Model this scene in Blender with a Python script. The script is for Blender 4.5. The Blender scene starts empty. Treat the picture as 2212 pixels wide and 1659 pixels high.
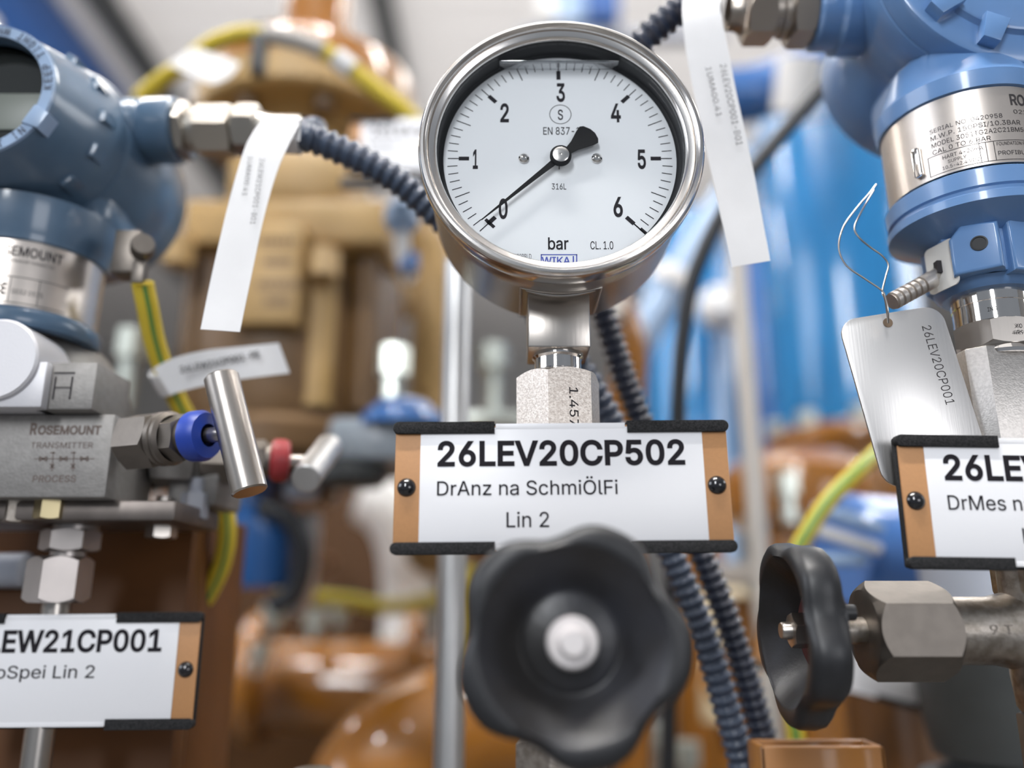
import bpy, bmesh, math, random
from mathutils import Vector as V, Matrix as M
random.seed(7)
sc = bpy.context.scene
R = math.radians
# ------------------------------------------------------------------ camera, light, exposure
# all lengths below are in millimetres from the camera's eye, which is 1.4 m above the hall floor
EYE = 1400.0
F = 1750.0
S, C = math.sin(R(15)), math.cos(R(15))
cam = bpy.data.cameras.new('camera'); cam_ob = bpy.data.objects.new('camera', cam)
sc.collection.objects.link(cam_ob)
cam_ob.location = (0, 0, EYE/1000); cam_ob.rotation_euler = (R(105), 0, 0)
cam.sensor_width = 36; cam.lens = F/2212*36; cam.clip_start = 0.01; cam.clip_end = 60
cam.dof.use_dof = True; cam.dof.focus_distance = 0.287; cam.dof.aperture_fstop = 2.75
sc.camera = cam_ob
sc.view_settings.view_transform = 'Standard'; sc.view_settings.look = 'None'
sc.view_settings.gamma = 1; sc.view_settings.use_curve_mapping = False
sc.view_settings.exposure = 0.18
w = bpy.data.worlds.new('world'); sc.world = w; w.use_nodes = True
w.node_tree.nodes['Background'].inputs[0].default_value = (0.80, 0.88, 1.0, 1)
w.node_tree.nodes['Background'].inputs[1].default_value = 0.24
def area(name, loc, aim, sx, sy, power, col):
    l = bpy.data.lights.new(name, 'AREA'); l.shape = 'RECTANGLE'; l.size = sx; l.size_y = sy
    l.energy = power; l.color = col
    o = bpy.data.objects.new(name, l); sc.collection.objects.link(o)
    o.location = loc; o.rotation_euler = (V(aim)-V(loc)).to_track_quat('-Z', 'Y').to_euler()
    return o
area('window_light_left', (-4.6, -0.6, 3.3), (0, 0.6, 1.4), 2.6, 2.0, 74, (0.86, 0.91, 1.0))
area('window_light_front', (-0.9, -2.9, 3.1), (0.2, 1.0, 1.5), 0.5, 1.7, 66, (0.95, 0.97, 1.0))
area('window_light_low', (2.0, -2.95, 1.75), (0.3, 1.0, 1.5), 1.3, 1.0, 20, (0.97, 0.97, 1.0))
area('window_light_right', (4.8, 1.5, 3.6), (0, 0.8, 1.4), 3.0, 1.2, 60, (0.97, 0.98, 1.0))
area('hall_light_rear', (0.5, 3.2, 4.6), (0.3, 1.2, 1.2), 5.0, 0.5, 40, (1.0, 0.96, 0.90))
area('hall_light_front', (-0.6, -1.6, 4.6), (0, 0.4, 1.4), 4.0, 0.8, 6, (1.0, 0.97, 0.93))
area('ceiling_fill', (0.0, 4.5, 2.9), (0, 5.0, 5.0), 6.0, 5.0, 84, (1.0, 0.98, 0.96))  # added fill that brightens the ceiling, not a fitting of the hall

# ------------------------------------------------------------------ pixel helpers (measuring only: where a thing of known depth stands)
def P(px, py, Y):
    b = (829.5-py)/F; d = Y/(C-S*b)
    return V(((px-1106)/F*d, Y, d*(S+C*b)))
def PD(px, py, d):
    b = (829.5-py)/F
    return V(((px-1106)/F*d, d*(C-S*b), d*(S+C*b)))

# ------------------------------------------------------------------ materials
MATS = {}
def mat(name, col, rough=.5, metal=0., coat=0., bump=0., bscale=300., var=0., vscale=60., emit=None, spec=.5, col2=None, stretch=None, croft=.08):
    if name in MATS: return MATS[name]
    m = bpy.data.materials.new(name); m.use_nodes = True; MATS[name] = m
    nt = m.node_tree; b = nt.nodes['Principled BSDF']; L = nt.links.new
    b.inputs['Base Color'].default_value = (*col, 1); b.inputs['Roughness'].default_value = rough
    b.inputs['Metallic'].default_value = metal; b.inputs['Coat Weight'].default_value = coat
    b.inputs['Coat Roughness'].default_value = croft
    b.inputs['Specular IOR Level'].default_value = spec
    tc = nt.nodes.new('ShaderNodeTexCoord'); mp = nt.nodes.new('ShaderNodeMapping'); L(tc.outputs['Object'], mp.inputs[0])
    if stretch: mp.inputs['Scale'].default_value = stretch
    if var or col2:
        n = nt.nodes.new('ShaderNodeTexNoise'); n.inputs['Scale'].default_value = vscale; n.inputs['Detail'].default_value = 6
        L(mp.outputs[0], n.inputs['Vector'])
        r = nt.nodes.new('ShaderNodeValToRGB')
        c2 = col2 if col2 else tuple(c*(1-var) for c in col)
        r.color_ramp.elements[0].position = .38; r.color_ramp.elements[1].position = .62
        r.color_ramp.elements[0].color = (*c2, 1); r.color_ramp.elements[1].color = (*col, 1)
        L(n.outputs['Fac'], r.inputs[0]); L(r.outputs[0], b.inputs['Base Color'])
    if bump:
        n = nt.nodes.new('ShaderNodeTexNoise'); n.inputs['Scale'].default_value = bscale; n.inputs['Detail'].default_value = 4
        L(mp.outputs[0], n.inputs['Vector'])
        bp = nt.nodes.new('ShaderNodeBump'); bp.inputs['Strength'].default_value = bump; bp.inputs['Distance'].default_value = .0005
        L(n.outputs['Fac'], bp.inputs['Height']); L(bp.outputs[0], b.inputs['Normal'])
    if emit:
        b.inputs['Emission Color'].default_value = (*emit[:3], 1); b.inputs['Emission Strength'].default_value = emit[3]
    return m
steel = mat('satin_steel', (.50, .465, .43), .30, 1, bump=.05, bscale=900, stretch=(1, 1, .05))
steel_case = mat('brushed_case', (.60, .565, .53), .30, 1, bump=.06, bscale=700, stretch=(.2, 1, .2))
steel_bz = mat('polished_bezel', (.80, .77, .74), .20, 1)
chrome = mat('chrome', (.82, .79, .76), .07, 1)
steel_etch = mat('etched_steel', (.72, .66, .60), .42, 1, col2=(.52, .46, .41), vscale=1100, bump=.15, bscale=1600)
steel_dust = mat('dusty_steel', (.42, .38, .34), .42, 1, col2=(.27, .24, .205), vscale=260, bump=.2, bscale=900)
steel_nut = mat('nut_steel', (.205, .182, .16), .45, .9, var=.12, vscale=150, bump=.08, bscale=600)
cast = mat('bead_blasted_steel', (.28, .27, .26), .55, .5, var=.12, vscale=300, bump=.25, bscale=900)
tagmetal = mat('brushed_tag', (.80, .78, .76), .36, 1, bump=.05, bscale=1500, stretch=(1, 1, .03))
darkwall = mat('black_case_inside', (.015, .016, .018), .5)
dialw = mat('white_dial', (.80, .82, .85), .55)
ink = mat('black_print', (.018, .016, .02), .7, spec=.12)
ink2 = mat('faded_black_print', (.045, .042, .045), .7, spec=.1)
inkblue = mat('blue_print', (.05, .08, .42), .6)
pointerm = mat('matt_black_pointer', (.008, .008, .009), .7, spec=.15)
labelw = mat('white_label', (.80, .80, .82), .38)
labelo = mat('ochre_label', (.47, .235, .095), .5, bump=.1, bscale=2500, var=.05, vscale=800)
paper = mat('white_sleeve_paper', (.74, .74, .75), .6, var=.04, vscale=60)
rubber = mat('black_clip_foam', (.016, .016, .017), .8, spec=.15, bump=.8, bscale=2200, col2=(.035, .035, .036), vscale=1800)
blackgl = mat('gloss_black', (.01, .01, .012), .12, coat=.6)
wheelm = mat('black_wheel_plastic', (.020, .021, .024), .42, bump=.12, bscale=900, var=.3, vscale=90)
wheelin = mat('worn_wheel_cup', (.028, .029, .035), .38, bump=.2, bscale=500, col2=(.016, .015, .015), vscale=45)
darkred = mat('dark_red_hub', (.12, .035, .035), .5)
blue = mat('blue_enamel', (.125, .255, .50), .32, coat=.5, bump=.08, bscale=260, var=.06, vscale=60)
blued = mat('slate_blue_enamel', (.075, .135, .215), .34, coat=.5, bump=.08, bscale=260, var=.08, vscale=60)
ringb = mat('pale_blue_ring', (.24, .34, .50), .4, coat=.3)
plate = mat('silver_nameplate', (.66, .60, .55), .33, .9, var=.06, vscale=90)
lcd = mat('display_glass', (.02, .022, .02), .08, coat=1.0)
lcdg = mat('display_panel', (.16, .18, .155), .4)
conduit = mat('slate_conduit', (.045, .064, .105), .35, coat=.25, croft=.2)
conduitd = mat('dark_conduit', (.018, .025, .048), .38, coat=.2, croft=.25)
yel = mat('yellow_cable', (.62, .47, .035), .42)
grn = mat('green_stripe', (.10, .26, .06), .42)
bluek = mat('blue_knob', (.018, .055, .36), .40)
redk = mat('red_knob', (.33, .03, .035), .45)
brown = mat('ochre_paint', (.31, .118, .010), .34, spec=.3, coat=.55, croft=.05, var=.10, vscale=12)
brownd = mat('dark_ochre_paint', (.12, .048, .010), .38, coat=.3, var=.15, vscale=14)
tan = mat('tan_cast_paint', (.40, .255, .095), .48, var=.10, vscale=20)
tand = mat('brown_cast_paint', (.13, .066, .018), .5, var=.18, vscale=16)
bgblue = mat('azure_paint', (.018, .19, .45), .25, coat=.8)
bgblue2 = mat('royal_paint', (.03, .13, .38), .28, coat=.7)
bglight = mat('pale_blue_paint', (.36, .50, .70), .35, coat=.4)
galv = mat('galvanised_steel', (.56, .56, .56), .38, .9, var=.08, vscale=40)
beige = mat('beige_paint', (.46, .43, .39), .5)
greyp = mat('grey_paint', (.22, .235, .25), .5, var=.15, vscale=20)
greyl = mat('light_grey_paint', (.40, .43, .50), .5)
greyd = mat('dark_grey_casting', (.055, .06, .06), .55, var=.3, vscale=20)
zinc = mat('zinc_nut', (.62, .66, .60), .3, .7)
white = mat('white_paint', (.78, .77, .75), .5)
blackc = mat('black_cable', (.03, .032, .036), .45)
ceilm = mat('white_ceiling_sheet', (.80, .775, .765), .6)
beam = mat('charcoal_beam', (.06, .062, .063), .6)
crane = mat('crane_blue', (.035, .115, .36), .5)
wallm = mat('hall_wall', (.40, .395, .39), .7)
floorm = mat('hall_floor', (.12, .115, .11), .35, var=.15, vscale=3)
lampm = mat('lamp_diffuser', (.9, .9, .9), .5, emit=(1, .97, .93, 90))
sticker = mat('white_sticker', (.70, .69, .66), .5)
# thin clear pane: mostly transparent, a fresnel share of mirror
def thin_glass(name, tint, lo, hi):
    m = bpy.data.materials.new(name); m.use_nodes = True; nt = m.node_tree; nt.nodes.clear(); L = nt.links.new
    o = nt.nodes.new('ShaderNodeOutputMaterial'); mx = nt.nodes.new('ShaderNodeMixShader')
    t = nt.nodes.new('ShaderNodeBsdfTransparent'); g = nt.nodes.new('ShaderNodeBsdfGlossy'); f = nt.nodes.new('ShaderNodeLayerWeight')
    t.inputs[0].default_value = (*tint, 1); g.inputs['Roughness'].default_value = .02
    p = nt.nodes.new('ShaderNodeMath'); p.operation = 'POWER'; p.inputs[1].default_value = 4
    a = nt.nodes.new('ShaderNodeMath'); a.operation = 'MULTIPLY_ADD'; a.inputs[1].default_value = hi; a.inputs[2].default_value = lo
    L(f.outputs['Facing'], p.inputs[0]); L(p.outputs[0], a.inputs[0])
    L(a.outputs[0], mx.inputs[0]); L(t.outputs[0], mx.inputs[1]); L(g.outputs[0], mx.inputs[2]); L(mx.outputs[0], o.inputs[0])
    return m
glassm = thin_glass('clear_glass', (.99, .995, .995), .02, .5)
liquidm = thin_glass('glycerine_surface', (.80, .81, .82), .22, .5)

brown.node_tree.nodes['Principled BSDF'].inputs['Coat Weight'].default_value = .9
brown.node_tree.nodes['Principled BSDF'].inputs['Coat IOR'].default_value = 1.62
# ------------------------------------------------------------------ mesh helpers
def basis(axis, up=None):
    a = V(axis).normalized()
    u = V(up) if up is not None else (V((0, 0, 1)) if abs(a.z) < .9 else V((0, 1, 0)))
    x = u.cross(a)
    if x.length < 1e-5: x = V((1, 0, 0)).cross(a)
    x.normalize(); y = a.cross(x)
    return x, y, a
class MB:
    def __init__(s): s.bm = bmesh.new()
    def lathe(s, prof, O, axis, seg=48, arc=None, mi=0):
        O = V(O); x, y, a = basis(axis); full = arc is None
        a0, a1 = (0, 2*math.pi) if full else arc
        n = seg if full else seg+1; rings = []
        for r, h in prof:
            if r < 1e-6: rings.append([s.bm.verts.new(O+a*h)]*n); continue
            rings.append([s.bm.verts.new(O+a*h+(x*math.cos(a0+(a1-a0)*i/seg)+y*math.sin(a0+(a1-a0)*i/seg))*r) for i in range(n)])
        for A, B in zip(rings, rings[1:]):
            for i in range(n if full else n-1):
                j = (i+1) % n; q = [A[i], A[j], B[j], B[i]]; u = []
                for v in q:
                    if v not in u: u.append(v)
                if len(u) > 2:
                    try: f = s.bm.faces.new(u); f.material_index = mi
                    except ValueError: pass
        return s
    def hexa(s, O, axis, af, h, rot=0, ch=True, n=8, sides=6, both=True, chf=.6):
        O = V(O); x, y, a = basis(axis); Rr = af/2/math.cos(math.pi/sides); low, top = [], []
        for k in range(sides):
            t0 = rot+2*math.pi*k/sides; t1 = rot+2*math.pi*(k+1)/sides
            p0 = (x*math.cos(t0)+y*math.sin(t0))*Rr; p1 = (x*math.cos(t1)+y*math.sin(t1))*Rr
            for i in range(n):
                p = p0.lerp(p1, i/n); dz = max(0, (p.length-af/2*.985))*chf if ch else 0
                low.append(s.bm.verts.new(O+p+a*(dz if both else 0))); top.append(s.bm.verts.new(O+p+a*(h-dz)))
        N = len(low)
        for i in range(N):
            j = (i+1) % N; s.bm.faces.new([low[i], low[j], top[j], top[i]])
        for ring, hh in ((low, 0), (top, h)):
            inn = [s.bm.verts.new(O+a*hh+(v.co-O-a*((v.co-O).dot(a))).normalized()*af*.47) for v in ring]
            for i in range(N):
                j = (i+1) % N; s.bm.faces.new([ring[i], ring[j], inn[j], inn[i]] if hh else [ring[j], ring[i], inn[i], inn[j]])
            s.bm.faces.new(inn if hh else inn[::-1])
        return s
    def box(s, lo, hi, bev=.4, rot=None, seg=2):
        lo, hi = V(lo), V(hi); c = (lo+hi)/2; d = hi-lo
        t = bmesh.new(); bmesh.ops.create_cube(t, size=1)
        for v in t.verts: v.co = V((v.co.x*d.x, v.co.y*d.y, v.co.z*d.z))
        if bev: bmesh.ops.bevel(t, geom=t.edges[:], offset=min(bev, min(d)*.45), segments=seg, affect='EDGES', profile=.5)
        for v in t.verts: v.co = (rot @ v.co if rot else v.co)+c
        s.take(t); return s
    def take(s, t):
        mp = {v: s.bm.verts.new(v.co) for v in t.verts}
        for f in t.faces:
            try: g = s.bm.faces.new([mp[v] for v in f.verts]); g.material_index = f.material_index
            except ValueError: pass
        t.free()
    def prism(s, pts, O, U, W, depth, bev=0., seg=2):
        """polygon pts (u,w) on plane O,U,W pushed by vector depth"""
        O, U, W, D = V(O), V(U), V(W), V(depth); t = bmesh.new()
        A = [t.verts.new(O+U*p[0]+W*p[1]) for p in pts]; B = [t.verts.new(v.co+D) for v in A]
        t.faces.new(A); t.faces.new(B[::-1]); n = len(A)
        for i in range(n): t.faces.new([A[(i+1) % n], A[i], B[i], B[(i+1) % n]])
        bmesh.ops.recalc_face_normals(t, faces=t.faces[:])
        if bev:
            es = [e for e in t.edges if any(len(f.verts) == n and n > 4 or f in t.faces[:2] for f in e.link_faces)]
            bmesh.ops.bevel(t, geom=es, offset=bev, segments=seg, affect='EDGES', profile=.5)
        s.take(t); return s
    def tube(s, pts, r, seg=14, res=8, smooth=True, cap=True, stripe=None, rfun=None):
        path = catmull([V(p) for p in pts], res) if smooth and len(pts) > 2 else [V(p) for p in pts]
        T = [(path[min(i+1, len(path)-1)]-path[max(i-1, 0)]).normalized() for i in range(len(path))]
        x, y, _ = basis(T[0]); rings = []; L = 0
        for i, p in enumerate(path):
            if i:
                x = (x-T[i]*x.dot(T[i])).normalized(); L += (p-path[i-1]).length
            y = T[i].cross(x); rr = rfun(L) if rfun else r
            rings.append([s.bm.verts.new(p+(x*math.cos(2*math.pi*k/seg)+y*math.sin(2*math.pi*k/seg))*rr) for k in range(seg)])
        for A, B in zip(rings, rings[1:]):
            for k in range(seg):
                f = s.bm.faces.new([A[k], A[(k+1) % seg], B[(k+1) % seg], B[k]])
                if stripe and k in stripe: f.material_index = 1
        if cap: s.bm.faces.new(rings[0][::-1]); s.bm.faces.new(rings[-1])
        return s
    def strip(s, left, right, th):
        """a bent paper strip given its two edges, th thick"""
        left = catmull([V(p) for p in left], 8); right = catmull([V(p) for p in right], 8)
        t = bmesh.new(); rows = []
        n = min(len(left), len(right))
        for i in range(n):
            a, b = left[i], right[i]; j = min(i+1, n-1); k = max(i-1, 0)
            nn = (b-a).cross(left[j]-left[k]); nn = nn.normalized()*th if nn.length > 0 else V((0, th, 0))
            rows.append([t.verts.new(q) for q in (a, b, b+nn, a+nn)])
        for A, B in zip(rows, rows[1:]):
            for k in range(4): t.faces.new([A[k], A[(k+1) % 4], B[(k+1) % 4], B[k]])
        t.faces.new(rows[0][::-1]); t.faces.new(rows[-1])
        bmesh.ops.recalc_face_normals(t, faces=t.faces[:]); s.take(t); return s
    def text(s, body, O, U, W, width=None, cap=3., bold=0., mi=0, align='L', depth=.06, wrap=None):
        """lettering with its baseline start (or centre) at O, running along U with its top towards W; wrap bends it round a cylinder"""
        vs, fs, w0, h0 = glyphs(body, bold)
        sy = cap/h0; sx = (width/w0) if width else sy
        off = -w0*sx/2 if align == 'C' else (-w0*sx if align == 'R' else 0)
        U, W, O = V(U), V(W), V(O)
        if wrap is None:
            n = U.cross(W).normalized()
            co = [O+U*(x*sx+off)+W*(y*sy)+n*depth for x, y in vs]
        else:
            cx, cy, rad, tilt = wrap   # vertical axis cylinder; O = (angle, , z)
            co = []
            for x, y in vs:
                u, v = x*sx+off, y*sy; ang = O.x+u/rad
                co.append(V((cx+math.sin(ang)*(rad+depth), cy-math.cos(ang)*(rad+depth), O.z+v)))
        vv = [s.bm.verts.new(c) for c in co]
        for f in fs:
            try: g = s.bm.faces.new([vv[i] for i in f]); g.material_index = mi
            except ValueError: pass
        return s
    def build(s, name, m, thing=None, parent=None, label=None, sharp=35, smooth=True, recalc=True):
        if recalc: bmesh.ops.recalc_face_normals(s.bm, faces=s.bm.faces[:])
        base = thing['_base'] if thing is not None else (0, 0, 0)
        base = V(base)
        for v in s.bm.verts: v.co = (v.co-base)*.001
        me = bpy.data.meshes.new(name); s.bm.to_mesh(me); s.bm.free()
        for q in (m if isinstance(m, (list, tuple)) else [m]): me.materials.append(q)
        if smooth:
            me.shade_smooth(); me.set_sharp_from_angle(angle=R(sharp))
        o = bpy.data.objects.new(name, me); sc.collection.objects.link(o)
        if thing is not None: o.parent = parent or thing
        else: o.location = (0, 0, EYE/1000)
        if label: o['label'] = label
        return o
def catmull(p, res):
    q = [p[0]*2-p[1]]+p+[p[-1]*2-p[-2]]; out = []
    for i in range(1, len(q)-2):
        for k in range(res):
            t = k/res; a, b, c, d = q[i-1:i+3]
            out.append(.5*((2*b)+(c-a)*t+(2*a-5*b+4*c-d)*t*t+(3*b-a-3*c+d)*t**3))
    out.append(p[-1]); return out
_gl = {}
_font = None
try:   # Blender's own interface typeface; the built-in one is used if it is not there
    import os
    _font = bpy.data.fonts.load(os.path.join(bpy.utils.system_resource('DATAFILES'), 'fonts', 'Inter.woff2'))
except Exception:
    _font = None
from mathutils.geometry import delaunay_2d_cdt
def _loops(txt):
    """outlines of one line of text as closed loops of 2-D points"""
    cu = bpy.data.curves.new('t', 'FONT'); cu.body = txt; cu.size = 1; cu.resolution_u = 3; cu.fill_mode = 'NONE'
    if _font: cu.font = _font
    o = bpy.data.objects.new('t', cu); sc.collection.objects.link(o)
    me = bpy.data.meshes.new_from_object(o.evaluated_get(bpy.context.evaluated_depsgraph_get()))
    nb = {}
    for e in me.edges:
        a, b = e.vertices; nb.setdefault(a, []).append(b); nb.setdefault(b, []).append(a)
    P2 = [(v.co.x, v.co.y) for v in me.vertices]; seen = set(); out = []
    for st in sorted(nb):
        if st in seen: continue
        lp = []; cur, prev = st, None
        while cur is not None and cur not in seen:
            seen.add(cur); lp.append(P2[cur]); nx = [q for q in nb[cur] if q != prev and q not in seen]
            prev, cur = cur, (nx[0] if nx else None)
        cl = []
        for p in lp:
            if not cl or math.dist(p, cl[-1]) > .004: cl.append(p)
        while len(cl) > 2 and math.dist(cl[0], cl[-1]) < .004: cl.pop()
        if len(cl) > 2: out.append(cl)
    bpy.data.objects.remove(o); bpy.data.curves.remove(cu); bpy.data.meshes.remove(me); return out
def _area(l): return sum(a[0]*b[1]-b[0]*a[1] for a, b in zip(l, l[1:]+l[:1]))/2
def _inside(p, l):
    c = False
    for (x1, y1), (x2, y2) in zip(l, l[1:]+l[:1]):
        if (y1 > p[1]) != (y2 > p[1]) and p[0] < (x2-x1)*(p[1]-y1)/(y2-y1)+x1: c = not c
    return c
def _grow(l, d):
    n = len(l); out = []
    for i in range(n):
        a, b, c = l[i-1], l[i], l[(i+1) % n]
        u = V((b[0]-a[0], b[1]-a[1])).normalized(); w_ = V((c[0]-b[0], c[1]-b[1])).normalized()
        m1 = V((u.y, -u.x))+V((w_.y, -w_.x))
        if m1.length < .2: m1 = V((u.y, -u.x))
        m1.normalize(); k = max(.5, m1.dot(V((u.y, -u.x)))); out.append((b[0]+m1.x*d/k, b[1]+m1.y*d/k))
    return out
def _wind(p, L):
    w_ = 0
    for l in L:
        for (x1, y1), (x2, y2) in zip(l, l[1:]+l[:1]):
            if (y1 > p[1]) != (y2 > p[1]) and p[0] < (x2-x1)*(p[1]-y1)/(y2-y1)+x1: w_ += 1 if y2 > y1 else -1
    return w_
def glyphs(body, bold):
    k = (body, bold)
    if k in _gl: return _gl[k]
    L = _loops(body); sg = 1 if _area(max(L, key=lambda l: abs(_area(l)))) > 0 else -1
    if bold: L = [_grow(l, bold*sg) for l in L]
    # letters that overlap sideways are filled together (non-zero winding)
    box = [(min(p[0] for p in l), max(p[0] for p in l), l) for l in L]; box.sort(key=lambda b: b[0]); grp = []
    for a, b, l in box:
        if grp and a < grp[-1][0]: grp[-1][0] = max(grp[-1][0], b); grp[-1][1].append(l)
        else: grp.append([b, [l]])
    vs, fs = [], []
    for _, g_ in grp:
        pts, ed = [], []
        for r in g_:
            b0 = len(pts); pts += [V(p) for p in r]; ed += [(b0+q, b0+(q+1) % len(r)) for q in range(len(r))]
        V2, _, T2, _, _, _ = delaunay_2d_cdt(pts, ed, [], 0, 1e-5)
        b0 = len(vs); vs += [(p.x, p.y) for p in V2]
        for t in T2:
            cx = sum(V2[q].x for q in t)/len(t); cy = sum(V2[q].y for q in t)/len(t)
            if _wind((cx, cy), g_): fs.append(tuple(b0+q for q in t))
    if 'cap' not in _gl:
        q = [p[1] for l in _loops('H') for p in l]; _gl['cap'] = max(q)-min(q)
    used = sorted({q for f in fs for q in f}); mp = {q: n for n, q in enumerate(used)}
    vs = [vs[q] for q in used]; fs = [tuple(mp[q] for q in f) for f in fs]
    x0 = min(x for x, y in vs); x1 = max(x for x, y in vs)
    vs = [(x-x0, y) for x, y in vs]
    _gl[k] = (vs, fs, x1-x0, _gl['cap']); return _gl[k]
X, Y_, Z = V((1, 0, 0)), V((0, 1, 0)), V((0, 0, 1))
def thing(name, label, cat, base, group=None):
    o = bpy.data.objects.new(name, None); sc.collection.objects.link(o)
    b = V(base); o.location = (b.x/1000, b.y/1000, (b.z+EYE)/1000)
    o.empty_display_size = .01; o['label'] = label; o['category'] = cat
    if group: o['group'] = group
    o['_base'] = list(b); return o
def solo(mb, name, m, label, cat, group=None, kind=None, **k):
    o = mb.build(name, m, **k); o['label'] = label; o['category'] = cat
    if group: o['group'] = group
    if kind: o['kind'] = kind
    return o
def struct(mb, name, m, thing_=None, label=None, **k):
    o = mb.build(name, m, **k); o['kind'] = 'structure'
    if label: o['label'] = label
    return o
def roundrect(w, h, r, n=5):
    pts = []
    for cx, cy, a in ((w-r, r, -90), (w-r, h-r, 0), (r, h-r, 90), (r, r, 180)):
        for i in range(n+1):
            t = R(a+90*i/n); pts.append((cx+r*math.cos(t), cy+r*math.sin(t)))
    return pts

# ================================================================== the hall
CEI = 3600
struct(MB().box((-6000, -3000, -EYE-60), (6000, 12000, -EYE), 0), 'floor', floorm)
struct(MB().box((-6000, 12000, -EYE), (6000, 12100, CEI), 0), 'wall_back', wallm)
struct(MB().box((-6100, -3000, -EYE), (-6000, 12000, CEI), 0), 'wall_left', wallm)
struct(MB().box((6000, -3000, -EYE), (6100, 12000, CEI), 0), 'wall_right', wallm)
mb = MB()   # profiled ceiling sheet, ribs running across the hall
prof = []
y = -3000
while y < 12000:
    prof += [(y, 0), (y+150, 0), (y+165, 25), (y+235, 25)]; y += 250
prof.append((12000, 0))
vs = [[mb.bm.verts.new((x_, p[0], CEI+p[1])) for p in prof] for x_ in (-6000, 6000)]
for i in range(len(prof)-1): mb.bm.faces.new([vs[0][i], vs[0][i+1], vs[1][i+1], vs[1][i]])
ce = struct(mb, 'ceiling', ceilm, smooth=False)
def ceil_x(px, py=0): # where a line running down the hall on the ceiling crosses the top of the frame
    b = (829.5-py)/F; return (px-1106)/F*(CEI-60)/(S+C*b)
for i, (px, wd) in enumerate(((215, 75), (822, 62), (-190, 60))):
    x0 = ceil_x(px)
    mb = MB().box((x0-wd, -3000, CEI-120), (x0+wd, 12000, CEI-95), 0).box((x0-wd, -3000, CEI-25), (x0+wd, 12000, CEI), 0).box((x0-8, -3000, CEI-95), (x0+8, 12000, CEI-25), 0)
    struct(mb, 'trim_%d' % (i+1), beam, label='charcoal steel beam running along under the ceiling')
x0 = ceil_x(88)
t = thing('crane_beam', 'blue painted overhead crane beam under the pale ceiling at the top left', 'beam', (x0, -3000, CEI-420))
MB().box((x0-115, -3000, CEI-420), (x0+80, 5200, CEI-40), 6).build('girder', crane, t)
for k in range(5):
    yy = -2000+k*1700
    MB().box((x0-30, yy, CEI-42), (x0+30, yy+60, CEI+2), 2).build('hanger', beam, t)
# ceiling lamps (they give the long highlights on the pipework)
for i, (lx, ly) in enumerate(((-1900, 1500), (-300, -300), (1700, 900), (2600, 3600), (-3200, 3300))):
    t = thing('ceiling_lamp', ['long tube lamp over the ochre pipework', 'long tube lamp behind the camera position', 'long tube lamp over the blue vessels',
              'long tube lamp beyond the blue vessels', 'long tube lamp beside the crane beam'][i], 'lamp', (lx, ly, 2700))
    MB().box((lx-700, ly-60, 2660), (lx+700, ly+60, 2720), 8).build('housing', beam if 0 else white, t)
    MB().box((lx-680, ly-45, 2640), (lx+680, ly+45, 2662), 4).build('diffuser', lampm if i != 1 else mat('bright_lamp_diffuser', (.9, .9, .9), .5, emit=(1, .97, .93, 190)), t)
    for s_ in (-500, 500): MB().tube([(lx+s_, ly, 2715), (lx+s_, ly, CEI+2)], 4, 6).build('suspension_rod', beam, t)
# sign box high up behind the gauge
c = PD(1250, 10, 2600)
t = thing('wall_box', 'white and royal blue box hanging behind the top of the gauge', 'box', (c.x, c.y, c.z-60))
k = 2600/F
MB().box((c.x-90*k, c.y, c.z-35*k), (c.x-50*k, c.y+60, c.z+160*k), 4).build('side_panel', white, t)
MB().box((c.x-50*k, c.y+2, c.z-35*k), (c.x+15*k, c.y+60, c.z+160*k), 4).build('middle_panel', bglight, t)
MB().box((c.x+15*k, c.y-10, c.z-35*k), (c.x+88*k, c.y+60, c.z+160*k), 4).build('front_panel', crane, t)
MB().box((c.x-130*k, c.y+40, c.z-58*k), (c.x+320*k, c.y+90, c.z-38*k), 4).build('support_rail', greyl, t)
for s_ in (-60, 60): MB().tube([(c.x+s_, c.y+50, c.z+150*k), (c.x+s_, c.y+50, CEI+2)], 8, 8).build('hanger', greyl, t)

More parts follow.
